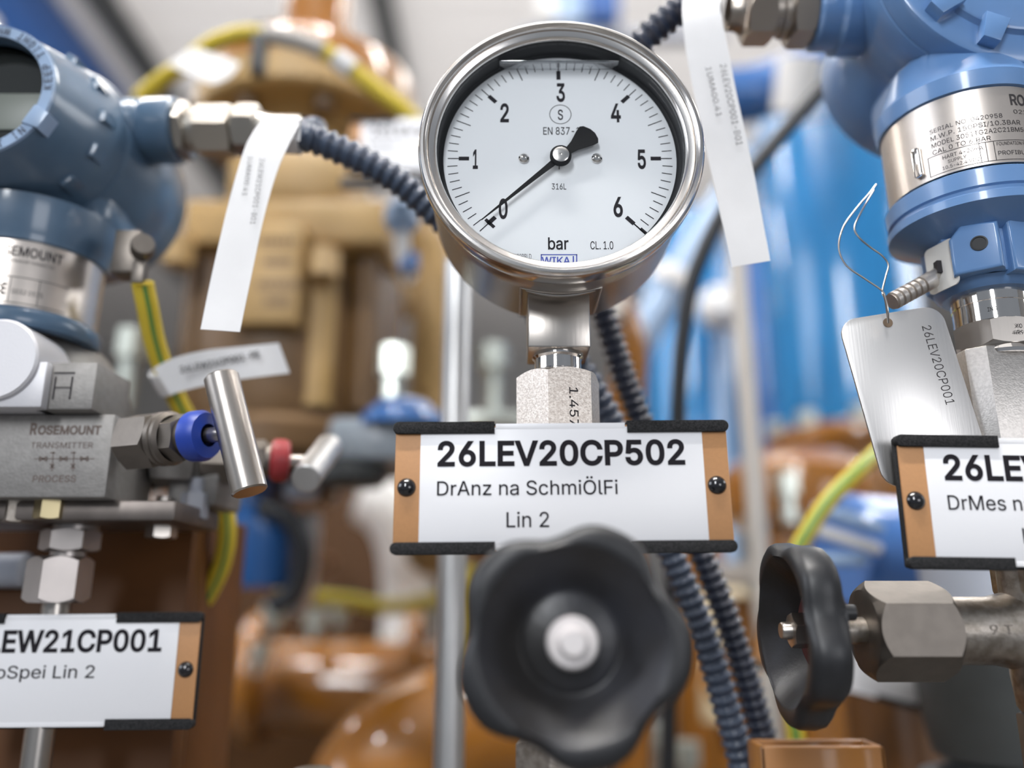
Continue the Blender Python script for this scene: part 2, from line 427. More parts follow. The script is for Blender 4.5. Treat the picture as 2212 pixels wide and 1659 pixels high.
# ================================================================== tag plates
def tag_plate(Xl, Zb, Yp, label, l1, l2, l3, rot=None, piv=None, x1=(14.5, 83), x2=(14.5, 60), x3=(37.5, 14), name='tag_plate', grp=None, h=44., wd=112.3):
    t = thing(name, label, 'tag', (Xl+wd/2, Yp+2, Zb), grp)
    B = t['_base']
    def fin(mb, nm, m, **kw):
        if rot:
            pv = V(piv)
            for v in mb.bm.verts: v.co = rot @ (v.co-pv)+pv
        return mb.build(nm, m, t, **kw)
    O = V((Xl, Yp, Zb))
    fin(MB().box((Xl, Yp+.4, Zb+.4), (Xl+wd, Yp+4.2, Zb+h-.4), .9), 'bracket', blackgl if 0 else rubber)
    a = fin(MB().box((Xl+.25, Yp-.4, Zb+1.2), (Xl+wd-.25, Yp+.5, Zb+h-1.2), .15), 'sign_panel', labelo)
    mb = MB().box((Xl+8.7, Yp-.75, Zb+1.5), (Xl+wd-8.6, Yp-.35, Zb+h-1.9), .08)
    fin(mb, 'white_insert', labelw)
    # raised middle stretch where no clip covers the insert
    fin(MB().box((Xl+34.0, Yp-.78, Zb+h-2.6), (Xl+wd-34.5, Yp-.3, Zb+h-.6), .08), 'insert_edge', labelw)
    fin(MB().box((Xl+34.0, Yp-.78, Zb+1.2), (Xl+wd-34.5, Yp-.3, Zb+3), .08), 'insert_edge', labelw)
    for zc in (Zb, Zb+h-4.0):
        for xa, xb, e in ((Xl-.6, Xl+33.6, 0), (Xl+wd-33.8, Xl+wd+.5, 1)):
            L = xb-xa; r = 1.95; pts = roundrect(L, 4.0, r, 6); q = []
            for u, v in pts:   # only the outer end is rounded
                if (e == 0 and u > L/2) or (e == 1 and u < L/2):
                    u = (L if u > L/2 else 0); v = 4.0 if v > 2 else 0
                if not q or (abs(q[-1][0]-u)+abs(q[-1][1]-v)) > 1e-4: q.append((u, v))
            fin(MB().prism(q, (xa, Yp-1.7, zc), X, Z, (0, 3.6, 0), .25), 'clip', rubber)
    for xr in (Xl+4.3, Xl+wd-4.6):
        pr = [(0, 1.9), (1.2, 1.75), (2.2, 1.2), (2.9, .5), (3.15, 0), (3.15, -.5)]
        fin(MB().lathe(pr[::-1], (xr, Yp-.4, Zb+h/2), (0, -1, 0), 28), 'rivet', blackgl)
    mb = MB()
    mb.text(l1, (Xl+x1[0], Yp-.8, Zb+29.2), X, Z, x1[1], 7.9, .025)
    mb.text(l2, (Xl+x2[0], Yp-.8, Zb+19.2), X, Z, x2[1], 4.7, .004)
    if l3: mb.text(l3, (Xl+x3[0], Yp-.8, Zb+8.6), X, Z, x3[1], 4.9, .004)
    fin(mb, 'lettering', ink, smooth=False, recalc=False)
    return t
RT = M.Rotation(R(-.45), 3, 'Y')
tag_plate(-39.4, 14.9, 269.6, 'white and ochre tag plate reading 26LEV20CP502 under the gauge', '26LEV20CP502', 'DrAnz na SchmiÖlFi', 'Lin 2',
          rot=RT, piv=(17, 269.6, 37), grp='ochre tag plates')
tag_plate(128.5, 9.9, 267.6, 'white and ochre tag plate reading 26LE at the right edge of the picture', '26LEV20CP001', 'DrMes na SchmiÖlFi', 'Lin 2',
          rot=M.Rotation(R(.8), 3, 'Y'), piv=(130, 268, 32), grp='ochre tag plates')
tag_plate(-237, -48.2, 339.6, 'white and ochre tag plate reading EW21CP001 at the lower left', '26LEW21CP001', 'oSpei Lin 2', None,
          rot=M.Rotation(R(-.4), 3, 'Y'), piv=(-124, 340, -26), x2=(33, 39), grp='ochre tag plates')

# ================================================================== pressure gauge
GX, GZ, GD = 17.5, 156.4, 265.0
g = thing('pressure_gauge', 'round steel pressure gauge with a white dial marked 0 to 6 bar', 'gauge', (17.1, 290, 81))
ax = (0, -1, 0)
def gy(y): return -y  # axial height along -Y from the world origin
def lg(prof): return [(r, -y) for r, y in prof]
O0 = (GX, 0, GZ)
MB().lathe(lg([(0, 306), (44, 306), (47.5, 305.2), (48.9, 303), (48.9, 276), (49.3, 275.2), (49.3, 268), (48.6, 264), (44.3, 262), (44.3, 268)]), O0, ax, 128).build('case', steel_case, g)
MB().lathe(lg([(44.4, 262), (44.4, 257.2), (44.9, 256.2), (45.4, 255.9), (47.0, 255.3), (47.25, 255.7), (47.45, 256.0), (47.6, 254.6), (48.0, 253.7), (48.8, 253.1), (49.7, 253.3), (50.5, 254.2), (50.85, 256), (50.85, 259.5), (50.5, 262.0), (49.6, 264.5), (48.8, 265)]), O0, ax, 160).build('bezel', steel_bz, g)
MB().lathe(lg([(44.35, 257.6), (44.2, 264.9), (42.9, 264.9), (42.6, 264.7)]), O0, ax, 128).build('inner_ring', darkwall, g, label='black seal ring round the dial')
MB().lathe(lg([(0, GD), (43.2, GD), (43.2, GD+1), (0, GD+1)]), O0, ax, 96).build('dial', dialw, g)
MB().lathe(lg([(0, 258.2), (44.3, 258.2), (44.3, 259.6), (0, 259.6)]), O0, ax, 96).build('glass', glassm, g, recalc=True)
# glycerine level
zl = 193.9; hc = math.sqrt(43.6**2-(zl-GZ)**2)
mb = MB().box((GX-hc, 259.8, zl), (GX+hc, GD-.1, zl+.5), .1)
mb.tube([(GX-hc+.5, 260.3, zl-.1), (GX, 260.3, zl-.15), (GX+hc-.5, 260.3, zl-.1)], .45, 8)
mb.build('liquid_surface', liquidm, g)
# scale
mb = MB()
def dbar(t, r0, r1, wdt):
    u = V((math.sin(t), 0, math.cos(t))); n = V((math.cos(t), 0, -math.sin(t))); c = V((GX, GD-.05, GZ))
    q = [c+u*r0-n*wdt/2, c+u*r1-n*wdt/2, c+u*r1+n*wdt/2, c+u*r0+n*wdt/2]
    mb.bm.faces.new([mb.bm.verts.new(v) for v in q])
for i in range(61):
    t = R(-135+4.5*i)
    if i % 10 == 0: dbar(t, 36.9, 41.0, .38); dbar(t, 33.2, 37.0, 1.55)
    elif i % 5 == 0: dbar(t, 35.5, 41.2, .36)
    else: dbar(t, 37.5, 41.2, .34)
dbar(R(135), 36.9, 44, .5); dbar(R(134.6), 39.8, 43.5, 1.2)
t0 = R(-135); u = V((math.sin(t0), 0, math.cos(t0))); c0 = V((GX, GD-.05, GZ))+u*36.3; n = V((math.cos(t0), 0, -math.sin(t0)))
mb.bm.faces.new([mb.bm.verts.new(v) for v in (c0-n*2.6-u*.6, c0-n*2.6+u*.6, c0+n*1.9+u*.6, c0+n*1.9-u*.6)])
def dtx(txt, px, py, wpx, cappx, bold=0., mi=0):
    c = P(px, py, GD); k = 1/5.9
    mb.text(txt, c-Z*(cappx*k/2/.9), X, Z, wpx*k, cappx*k/.9, bold, mi, 'C')
for s_, px, py, wpx in (('0', 1087, 451, 19), ('1', 1027, 344, 11), ('2', 1090, 244, 19), ('3', 1211, 200, 19), ('4', 1330, 244, 22), ('5', 1386, 344, 18), ('6', 1335, 447, 20)):
    dtx(s_, px, py, wpx, 39, .022)
dtx('S', 1210.5, 248, 11.5, 22, .01); dtx('EN 837-1', 1213, 283, 80, 16.5, .004); dtx('316L', 1207.5, 403, 31, 12.5, .004)
dtx('bar', 1206, 526, 43, 24, .012); dtx('CL. 1.0', 1300, 530, 48, 16, .004); dtx('00730BBLD', 1124, 554, 46, 10)
dtx('WIKA', 1201, 563, 60, 14.5, .014, 1)
# ring round the S, frame round the maker's mark
cS = P(1210.5, 247, GD-.05)
for k in range(48):
    a0, a1 = 2*math.pi*k/48, 2*math.pi*(k+1)/48
    q = [cS+V((math.sin(a)*r, 0, math.cos(a)*r)) for a, r in ((a0, 3.85), (a1, 3.85), (a1, 4.1), (a0, 4.1))]
    mb.bm.faces.new([mb.bm.verts.new(v) for v in q])
def qd(x0, y0, x1, y1, mi):
    f = mb.bm.faces.new([mb.bm.verts.new(P(a, b, GD-.06)) for a, b in ((x0, y0), (x1, y0), (x1, y1), (x0, y1))]); f.material_index = mi
qd(1168, 549, 1247, 551, 1); qd(1168, 549, 1170.5, 574, 1); qd(1168, 572, 1247, 574, 1); qd(1244.5, 549, 1247, 574, 1); qd(1237, 553, 1240, 571, 1)
qd(1207, 357, 1209, 366, 0)
mb.build('dial_print', [ink, inkblue], g, smooth=False, recalc=False)
# pointer
hub = P(1211, 338, 262.3)
tip = P(1040, 474, 262.6); tl = P(1283, 281, 262.3)
d1 = (tip-hub); L1 = d1.length; d1.normalize(); nn = V((-d1.z, 0, d1.x))
d2 = -d1; L2 = 14.6
pts = [(L1, .12), (L1, -.12), (8, -.95), (2.5, -1.2), (-3.2, -1.25), (-7.0, -2.1), (-11.2, -3.9), (-13.4, -4.5), (-14.6, -3.7), (-15.7, -1.2), (-15.9, 1.2), (-15.2, 3.6), (-14.2, 4.7), (-12.6, 4.35), (-9.5, 3.2), (-7, 2.1), (-3.2, 1.25), (2.5, 1.2), (8, .95)]
p = MB().prism(pts, hub, d1, nn, (0, .5, 0), .0).lathe([(3.9, -.2), (3.9, 1.2), (3.3, 1.5), (2.95, 1.5)], hub, ax, 40).build('pointer', pointerm, g, label='thin black pointer with a flared tail, resting at zero')
MB().lathe([(3.0, 1.1), (3.0, 1.7), (2.4, 1.9), (.5, 1.9), (.35, 1.7), (0, 1.65)], hub, ax, 32).build('hub_cap', steel_bz, g, parent=p)
for px in (1131.5, 1289):
    c = P(px, 343, GD)
    MB().lathe([(1.95, 0), (1.9, .7), (1.3, 1.25), (.75, 1.3), (.7, .7), (0, .7)], c, ax, 24).build('dial_screw', chrome, g)
# stem block and its pad
MB().box((5.7, 278.6, 88.4), (28.4, 301.4, 110), .7).build('stem_block', steel, g)
mb = MB(); path = []
rr = 49.15
for k in range(13):
    xx = 3.2+29*k/12; path.append(V((xx, 273.5, GZ-math.sqrt(rr*rr-(xx-GX)**2))))
def zb(xx): return GZ-math.sqrt(rr*rr-(xx-GX)**2)
pth = [V((3.2, 302, zb(3.2))), V((3.2, 288, zb(3.2)))]+path+[V((32.2, 288, zb(32.2))), V((32.2, 302, zb(32.2)))]
mb.tube(pth, .45, 8, smooth=False)
pth2 = [V((p.x*.86+GX*.14, p.y+1.9, p.z-.3)) for p in path]
mb.tube(pth2, .7, 8, smooth=False); mb.build('pad_rim', steel_case, g)
MB().lathe([(9.8, 0), (9.8, 1.2), (8.7, 1.8), (8.7, 6.0), (9.6, 6.8), (9.6, 8.2)], (17.1, 290, 80.6), Z, 48).build('neck', chrome, g)

# ================================================================== centre valve (stands under the gauge)
v = thing('needle_valve', 'steel needle valve with a black five-lobed hand wheel facing the viewer, under the gauge', 'valve', (16.5, 290, -80), 'needle valves')
hx = MB().hexa((17.1, 290, 38), Z, 27.6, 42.7, rot=R(-90-16.1), ch=True, chf=.75).build('gauge_adapter', steel_etch, v)
mb = MB(); a = R(-16.1+30); nrm = V((math.sin(a), -math.cos(a), 0)); tg = V((math.cos(a), math.sin(a), 0))
mb.text('1.4571', V((17.1, 290, 73.0))+nrm*13.82-tg*.2, -Z, tg, 17.5, 3.2, .004, depth=.05)
mb.build('etched_number', ink2, v, parent=hx, smooth=False, recalc=False)
MB().lathe([(0, 0), (11, 0), (13, 2), (13, 8), (11, 10), (11, 46), (12.5, 48), (12.5, 60), (0, 60)], (17.1, 290, -44), Z, 40).lathe([(12, 0), (12, 24), (0, 24)], (16.4, 284, -10.4), (0, -1, 0), 36).build('valve_body', steel_dust, v)
MB().hexa((16.2, 262, -10.4), (0, -1, 0), 27, 16, rot=R(10)).build('bonnet_nut', steel_nut, v)
MB().hexa((16.5, 290, -82), Z, 27, 38, rot=R(12)).build('outlet_nut', steel_dust, v)
MB().tube([(16.5, 290, -80), (16.5, 290, -360)], 6, 20).build('impulse_tube', steel, v)
def hand_wheel(parent_thing, O, axis, rot, Rl=31.6, lab=None, hub=darkred):
    """bowl-shaped wheel: O at the plane of the open rim, axis pointing out of the bowl towards the hand"""
    x, y, a = basis(axis); O = V(O); n = 150; mb = MB(); rings = []
    def lobe(t, r): # five broad lobes with tight valleys
        c = .5+.5*math.cos(5*(t-rot)); return r-4.3*(1-c)**1.7
    prof = [('i', 10.0, -11.6), ('i', 13.4, -11.3), ('i', 14.6, -10.6), ('i', 20.0, -5.4), ('i', 24.2, -1.0), ('i', 24.8, 0.0),
            ('m', .18, .35), ('o', -2.6, .2), ('o', -.9, -.9), ('o', 0, -2.8), ('o', 0.1, -7.5), ('o', -.7, -10.6), ('o', -2.6, -12.4), ('i', 25.0, -13.2), ('i', 16, -15.2), ('i', 9, -15.6)]
    for kind, p, h in prof:
        ring = []
        for i in range(n):
            t = 2*math.pi*i/n; ol = lobe(t, Rl)
            r = p if kind == 'i' else (24.8+(ol-2.6-24.8)*p if kind == 'm' else ol+p)
            r = max(r, 24.9) if kind == 'o' else r
            ring.append(mb.bm.verts.new(O+a*h+(x*math.cos(t)+y*math.sin(t))*r))
        rings.append(ring)
    for k, (A, B) in enumerate(zip(rings, rings[1:])):
        for i in range(n):
            f = mb.bm.faces.new([A[i], A[(i+1) % n], B[(i+1) % n], B[i]])
            if k < 5: f.material_index = 1
    wh = mb.build('hand_wheel', [wheelm, wheelin], parent_thing, sharp=50, label=lab)
    MB().lathe([(0, -12.6), (13.0, -12.0), (13.0, -10.2), (11.5, -9.4), (0, -9.2)], O, axis, 40).build('hub_plate', hub, parent_thing, parent=wh)
    MB().hexa(O+a*-9.2, axis, 10.4, 6.4, rot=.3).build('wheel_nut', steel, parent_thing, parent=wh)
    MB().lathe([(2.9, -12), (2.9, -.2), (2.5, .5), (0, .5)], O, axis, 24).build('spindle_end', steel, parent_thing, parent=wh)
    mb = MB()
    for k in range(3):
        t = k*2.1+.4; cc = O+a*-16.8+(x*math.cos(t)+y*math.sin(t))*15.5
        mb.lathe([(0, -2.6), (2.5, -2.6), (2.8, 2.2), (0, 2.2)], cc, axis, 12)
    mb.build('hub_lug', wheelm, parent_thing, parent=wh)
    return wh
x_, y_, a_ = basis((0, -1, 0))
WO = PD(1239, 1389, 209)
# angle such that a lobe points 24 degrees clockwise from up
ang = math.atan2((V((math.sin(R(24)), 0, math.cos(R(24))))).dot(y_), (V((math.sin(R(24)), 0, math.cos(R(24))))).dot(x_))
wh = hand_wheel(v, WO, (0, -1, 0), ang, hub=wheelin)
MB().lathe([(0, 0), (6.6, 0), (6.9, 1.5), (6.2, 2.6), (4.2, 2.6), (3.9, 5.2), (3.2, 6.0), (0, 6.0)], WO+V((0, 5.2, 0)), (0, -1, 0), 32).build('hub_washer', mat('zinc_washer', (.78, .74, .73), .42, .5), v, parent=wh)
MB().lathe([(4.6, 0), (4.6, 34)], (WO.x, WO.y+47, WO.z), (0, -1, 0), 24).build('spindle', steel_dust, v)

# ================================================================== right-hand valve
v2 = thing('needle_valve', 'steel needle valve with its black hand wheel side-on, below the right-hand tag', 'valve', (178, 286, -80), 'needle valves')
ZV = -9.7; YV = 288
x_, y_, a_ = basis((-1, 0, 0))
up = V((0, -math.sin(R(-30)), math.cos(R(-30))))
hand_wheel(v2, (91.9, YV, ZV), (-1, 0, 0), math.atan2(up.dot(y_), up.dot(x_)))
MB().lathe([(4.5, 0), (4.5, 14), (4.7, 14.2), (4.7, 16)], (106, YV, ZV), X, 28).build('spindle', steel_dust, v2)
MB().hexa((119.5, YV, ZV), X, 28.6, 27.5, rot=R(27), chf=1.15, n=14).build('bonnet_nut', steel_nut, v2)
mb = MB().lathe([(11.2, 0), (11.2, 16), (12.6, 22), (13.5, 30), (13.5, 44), (0, 50)], (146.5, YV, ZV), X, 48)
mb.lathe([(0, -4), (9, -4), (11.5, 0), (12.2, 10), (12, 18), (12, 50), (0, 50)], (180, 286, -34), Z, 40)
mb.box((170, 274.6, 2), (190, 297, 36), 1.5)
mb.build('valve_body', steel_dust, v2)
mb = MB(); mb.text('R1 6', (167.5, YV-11.25, ZV+2.2), -X, -Z, 11, 3.0, 0, depth=.1)
mb.build('cast_mark', steel_nut, v2, smooth=False, recalc=False)
MB().hexa((174, 278, -62), Z, 12, 22, rot=R(20)).build('drain_nut', steel_nut, v2)
MB().hexa((180, 286, -70), Z, 22, 34, rot=R(12)).build('outlet_nut', steel_nut, v2)
MB().tube([(180, 286, -68), (180, 286, -360)], 6, 20).build('impulse_tube', steel, v2)
mb = MB().prism([(-10, -10.5), (10, -10.5), (15, -5.5), (15, 5.5), (10, 10.5), (-10, 10.5), (-15, 5.5), (-15, -5.5)], (178.5, 285, 36), X, Y_, (0, 0, 52), .6)
mb.build('transmitter_adapter', mat('adapter_steel', (.60, .57, .54), .4, 1, var=.15, vscale=900, bump=.15, bscale=1500), v2)

# ================================================================== right transmitter
AX, AY = 178.5, 285.0
tr = thing('pressure_transmitter', 'sky blue transmitter head at the top right edge with a silver nameplate collar', 'transmitter', (AX, AY, 88), 'field transmitters')
def lz(prof, cx, cy, z0, seg=72, **k): return MB().lathe(prof, (cx, cy, z0), Z, seg, **k)
lz([(8, 0), (12.4, 0), (12.8, 1.2), (12.0, 3.4), (12.4, 4.4)], AX, AY, 85.5).build('lower_ring', chrome, tr)
MB().hexa((AX, AY, 88.5), Z, 25, 9.8, rot=R(-64), chf=.6).build('process_hex', steel, tr)
mb = lz([(12.6, 0), (12.6, 7.0), (12.9, 7.2), (12.9, 12.0), (11.8, 12.6)], AX, AY, 98)
cr = mb.build('process_ring', chrome, tr)
mb = MB()
mb.text('X0', (0, 0, 93.6), X, Z, None, 1.5, 0, wrap=(AX, AY, 12.9, 0)); mb.text('4R909A', (-.08, 0, 91.2), X, Z, None, 1.5, 0, wrap=(AX, AY, 12.9, 0))
mb.text('ING', (-.62, 0, 100.6), X, Z, 3, 1.5, 0, wrap=(AX, AY, 12.7, 0))
mb.build('etched_number', ink2, tr, parent=cr, smooth=False, recalc=False)
# neck casting
oc = []
for k in range(8):
    t = R(22.5+45*k); oc.append((math.cos(t)*20.5, math.sin(t)*20.5))
mb = MB().prism(oc, (AX, AY, 113), X, Y_, (0, 0, 20), 1.2).lathe([(12, 0), (15.5, .4), (17.4, 2.2), (18.6, 5.5)], (AX, AY, 109), Z, 48)
mb.lathe([(15, 0), (23, 5), (29.5, 8.4), (31.3, 9.4), (31.4, 12.4), (30.2, 13.2), (30.0, 14.6), (30.9, 15.2), (31.1, 21.4), (29.3, 22.6), (28.5, 23)], (AX, AY, 126.4), Z, 96)
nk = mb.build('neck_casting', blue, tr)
# lug with its threaded hole, facing left-front
la = R(-36); ln = V((math.sin(la), -math.cos(la), 0)); lt = V((math.cos(la), math.sin(la), 0)); lc = V((AX, AY, 113))+ln*14
mb = MB().prism([(-8, 0), (8, 0), (8, 17.5), (-3.5, 19), (-8, 14)], lc, lt, Z, ln*8.5, 1.3, 3)
lg_ = mb.build('hole_lug', blue, tr)
MB().lathe([(2.8, .0), (2.8, .35), (2.3, .4), (2.3, .1), (0, .1)], lc+ln*8.5+lt*1.5+Z*10.2, ln, 28).build('threaded_hole', darkwall, tr, parent=lg_)
lb = R(8); ln2 = V((math.sin(lb), -math.cos(lb), 0)); lt2 = V((math.cos(lb), math.sin(lb), 0)); lc2 = V((AX, AY, 112))+ln2*14
MB().prism([(-5.5, 0), (7, 0), (7, 20), (-5.5, 20)], lc2, lt2, Z, ln2*7.5, 1.4, 3).build('neck_lug', blue, tr)
# sticker on the lug's left flank
sa = R(-74); sn = V((math.sin(sa), -math.cos(sa), 0)); st = V((math.cos(sa), math.sin(sa), 0)); sC = V((AX, AY, 110.5))+sn*20.2
stk = MB().prism(roundrect(14, 18, 2, 4), sC-st*6+sn*.1, st, Z, sn*.5, 0).build('sticker', sticker, tr)
mb = MB(); mb.box(sC+sn*.4+Z*9-V((1.5, 1.5, 2.4)), sC+sn*.4+Z*9+V((1.2, 1.2, 2.4)), .1)
mb.build('sticker_print', ink2, tr, parent=stk, smooth=False, recalc=False)
# nameplate collar
R2 = 29.4
np_ = MB().lathe([(R2-.6, 0), (R2, .05), (R2, 30.6), (R2-.6, 30.7)], (AX, AY, 149.6), Z, 96).build('nameplate', plate, tr)
mb = MB(); wr = (AX, AY, R2, 0)
def ct(txt, ang, z, wd, cap, bold=0., al='L'): mb.text(txt, (R(ang), 0, z), X, Z, wd, cap, bold, 0, al, .08, wr)
ct('ROSEMOUNT', 2, 172.6, 28, 4.2, .02); ct('02234', 3, 169.0, 9, 1.6)
ct('SERIAL NO. 0420958', -52, 167.4, 24, 1.7); ct('M.W.P. 150PSI/10.3BAR', -52, 164.5, 30, 1.8); ct('MODEL 3051TG2A2C21BM5Q4QT', -52, 161.6, 37, 1.8)
ct('CAL 0 TO 6 BAR', -52, 158.8, 19, 1.8); ct('HART 4-20mA', -46, 155.6, 13, 1.5); ct('SUPPLY', -43, 153.6, 6, 1.3); ct('10.5-42.4 VDC', -47, 151.6, 12, 1.3)
ct('FOUNDATION Fieldbus', -12, 156.4, 14, 1.3); ct('PROFIBUS-PA', -12, 152.6, 15, 1.6); ct('SUPPLY', 22, 156.6, 7, 1.2); ct('9-32 VDC', 22, 154.6, 8, 1.2); ct('17.5 mA', 22, 152.4, 7, 1.2)
def cline(a0, a1, z0, z1):
    n_ = max(1, int(abs(a1-a0)/3))
    for i in range(n_):
        q = []
        for a, z in ((a0+(a1-a0)*i/n_, z0), (a0+(a1-a0)*(i+1)/n_, z0), (a0+(a1-a0)*(i+1)/n_, z1), (a0+(a1-a0)*i/n_, z1)):
            q.append(V((AX+math.sin(R(a))*(R2+.09), AY-math.cos(R(a))*(R2+.09), z)))
        mb.bm.faces.new([mb.bm.verts.new(c) for c in q])
cline(-56, 60, 158.2, 158.4); cline(-56, 60, 150.6, 150.8)
for a in (-56, -23, -19, -14, 17, 45): cline(a, a+.4, 150.7, 158.3)
mb.build('engraved_text', ink2, tr, parent=np_, smooth=False, recalc=False)
MB().prism(roundrect(3.4, 12, 1.2, 4), V((AX+math.sin(R(-66))*(R2), AY-math.cos(R(-66))*R2, 152)), V((math.cos(R(-66)), math.sin(R(-66)), 0)), Z, V((math.sin(R(-66)), -math.cos(R(-66)), 0))*1.8, .5).build('strap_end', chrome, tr)
# collar above the plate, housing and cap
HX, HZ = 191.5, 240.
mb = lz([(28.6, 0), (30.4, .5), (30.8, 3), (31.2, 7), (29, 10), (24, 24)], AX, AY, 180.2)
mb.lathe([(30, 0), (46, 0), (48, 2), (48.4, 6), (47, 14), (44, 24), (41, 32), (40, 44), (42, 48), (42, 74), (40, 77), (0, 78)], (HX, 267, HZ), (0, 1, 0), 96)
mb.box((HX-34, 268, 187), (HX+34, 320, 215), 9, seg=4)
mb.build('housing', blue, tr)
ribs = MB()
mb = MB().lathe([(0, 0), (34, 0), (35, .4), (35.6, 1.4), (36.2, 2.2), (45.8, 2.2), (47.2, 2.9), (47.8, 4.4), (47.8, 12)], (HX, 256, HZ), (0, 1, 0), 96)
for k in range(12):
    t = R(30*k+9); dr = V((math.cos(t), 0, math.sin(t))); tn = V((-math.sin(t), 0, math.cos(t)))
    c = V((HX, 253.2, HZ))
    mb.prism([(33, -4.6), (44, -3.2), (44, 3.2), (33, 4.6)], c, dr, tn, V((0, 6.5, 0)), .5)
mb.build('front_cap', blue, tr)
bz = PD(1770, 30, 352)
MB().lathe([(0, 0), (14, 0), (15.5, 1.5), (15.5, 9), (17.5, 11), (17.5, 25), (0, 30)], (bz.x-4, bz.y, bz.z), X, 40).build('conduit_boss', blue, tr)
mb = MB().hexa((bz.x-14, bz.y, bz.z), X, 25, 10, rot=R(5)).lathe([(9.5, 0), (9.5, 6), (10.5, 7), (10.5, 12)], (bz.x-24, bz.y, bz.z), X, 28).hexa((bz.x-33, bz.y, bz.z), X, 23, 12, rot=R(10)).lathe([(7, 0), (7.5, 4), (9, 6)], (bz.x-40, bz.y, bz.z), X, 24)
mb.build('cable_gland', mat('gland_steel', (.40, .36, .32), .36, 1), tr)
# ground stud pointing down-left
s0 = PD(1999, 612, 300); s1 = PD(1926, 652, 296); ad = (s1-s0); L = ad.length
pr = [(0, -3), (3.4, -3)]
for k in range(6):
    h = L*k/6.; pr += [(3.3, h), (3.3, h+L/6*.62), (2.5, h+L/6*.7), (2.5, h+L/6*.95)]
pr += [(3.0, L), (0, L)]
MB().lathe(pr, s0, ad, 24).tube([s0+Z*.5, s0-ad.normalized()*10+Z*2], 2.2, 12).build('ground_stud', mat('ribbed_stud', (.62, .58, .54), .35, .9), tr)

# ================================================================== hanging steel tag on its wire
ht = thing('steel_tag', 'brushed steel tag engraved 26LEV20CP001 hanging on a thin wire', 'tag', P(1930, 1050, 277))
YT = 277.
c_tl, c_tr, c_br, c_bl = (P(a, b, YT) for a, b in ((1810, 693), (2031, 658), (2090, 1050), (1853, 1062)))
Ut = (c_tr-c_tl).normalized(); Wt = (c_tl-c_bl).normalized(); Wt = (Wt-Ut*Wt.dot(Ut)).normalized()
wT = (c_tr-c_tl).length; hT = (c_tl-c_bl).length
MB().prism(roundrect(wT, hT, 6.5, 8), c_tl-Wt*hT, Ut, Wt, (0, 1.0, 0), .15).build('plate', tagmetal, ht)
hh = P(1918, 697, YT-.08)
MB().lathe([(0, 0), (1.75, 0), (1.75, .1), (0, .1)], hh, (0, -1, 0), 24).build('hole', mat('hole_shade_brown', (.16, .11, .07), .7), ht)
mb = MB(); o = P(1991, 705, YT-.02); mb.text('26LEV20CP001', o, -Wt, Ut, 29.5, 3.3, -.006, depth=.05)
mb.build('engraving', ink2, ht, smooth=False, recalc=False)
mb = MB()
def PW(l): return [PD(a, b, d) for a, b, d in l]
mb.tube(PW([(1919, 698, 286), (1918, 672, 285), (1913, 645, 286), (1904, 627, 288), (1868, 602, 291), (1828, 573, 294), (1812, 535, 296), (1822, 490, 299), (1850, 450, 302), (1880, 415, 306), (1893, 398, 308)]), .32, 8)
mb.tube(PW([(1919, 698, 287), (1912, 648, 287), (1906, 630, 289), (1914, 595, 292), (1919, 572, 294), (1905, 552, 295), (1880, 534, 297), (1855, 512, 298), (1846, 490, 300), (1862, 455, 303), (1888, 410, 306)]), .32, 8)
mb.build('wire_loop', steel, ht)

# ================================================================== conduits
def corr(L_amp, r, pitch): return lambda L: r-L_amp*(.5-.5*math.cos(2*math.pi*L/pitch))**.8
def dense(pts, step):
    q = catmull([V(p) for p in pts], 40); out = [q[0]]
    acc = 0
    for a, b in zip(q, q[1:]):
        d = (b-a).length
        while acc+d >= step:
            t = (step-acc)/d; a = a.lerp(b, t); out.append(a.copy()); d = (b-a).length; acc = 0
        acc += d
    return out
cb = PD(390, 283, 384)   # the left conduit entry
A = [cb+X*60, cb+X*63]+PW([(655, 294, 353), (690, 305, 352), (780, 345, 352), (865, 395, 354), (930, 452, 356), (1060, 570, 362), (1180, 700, 366), (1255, 800, 368), (1318, 905, 368), (1385, 1050, 366), (1450, 1195, 364), (1530, 1400, 360), (1606, 1659, 357), (1640, 1800, 354)])
mb = MB(); mb.tube(dense(A, 4.9/8), 6.7, 16, smooth=False, rfun=corr(1.5, 6.7, 4.9))
solo(mb, 'corrugated_conduit', conduit, 'slate blue corrugated conduit from the left transmitter, passing behind the gauge', 'conduit', 'corrugated conduits', sharp=80)
B = [V((bz.x-44, bz.y, bz.z)), V((bz.x-50, bz.y, bz.z))]+PW([(1492, 6, 350), (1400, 78, 350), (1350, 150, 356), (1290, 300, 370), (1265, 450, 386), (1282, 600, 392), (1318, 720, 392), (1362, 850, 390), (1428, 1010, 384), (1515, 1195, 378), (1592, 1400, 373), (1667, 1659, 367), (1702, 1800, 362)])
mb = MB(); mb.tube(dense(B, 4.6/8), 6.6, 16, smooth=False, rfun=corr(1.6, 6.6, 4.6))
solo(mb, 'corrugated_conduit', conduitd, 'dark blue corrugated conduit from the right transmitter, passing behind the gauge', 'conduit', 'corrugated conduits', sharp=80)

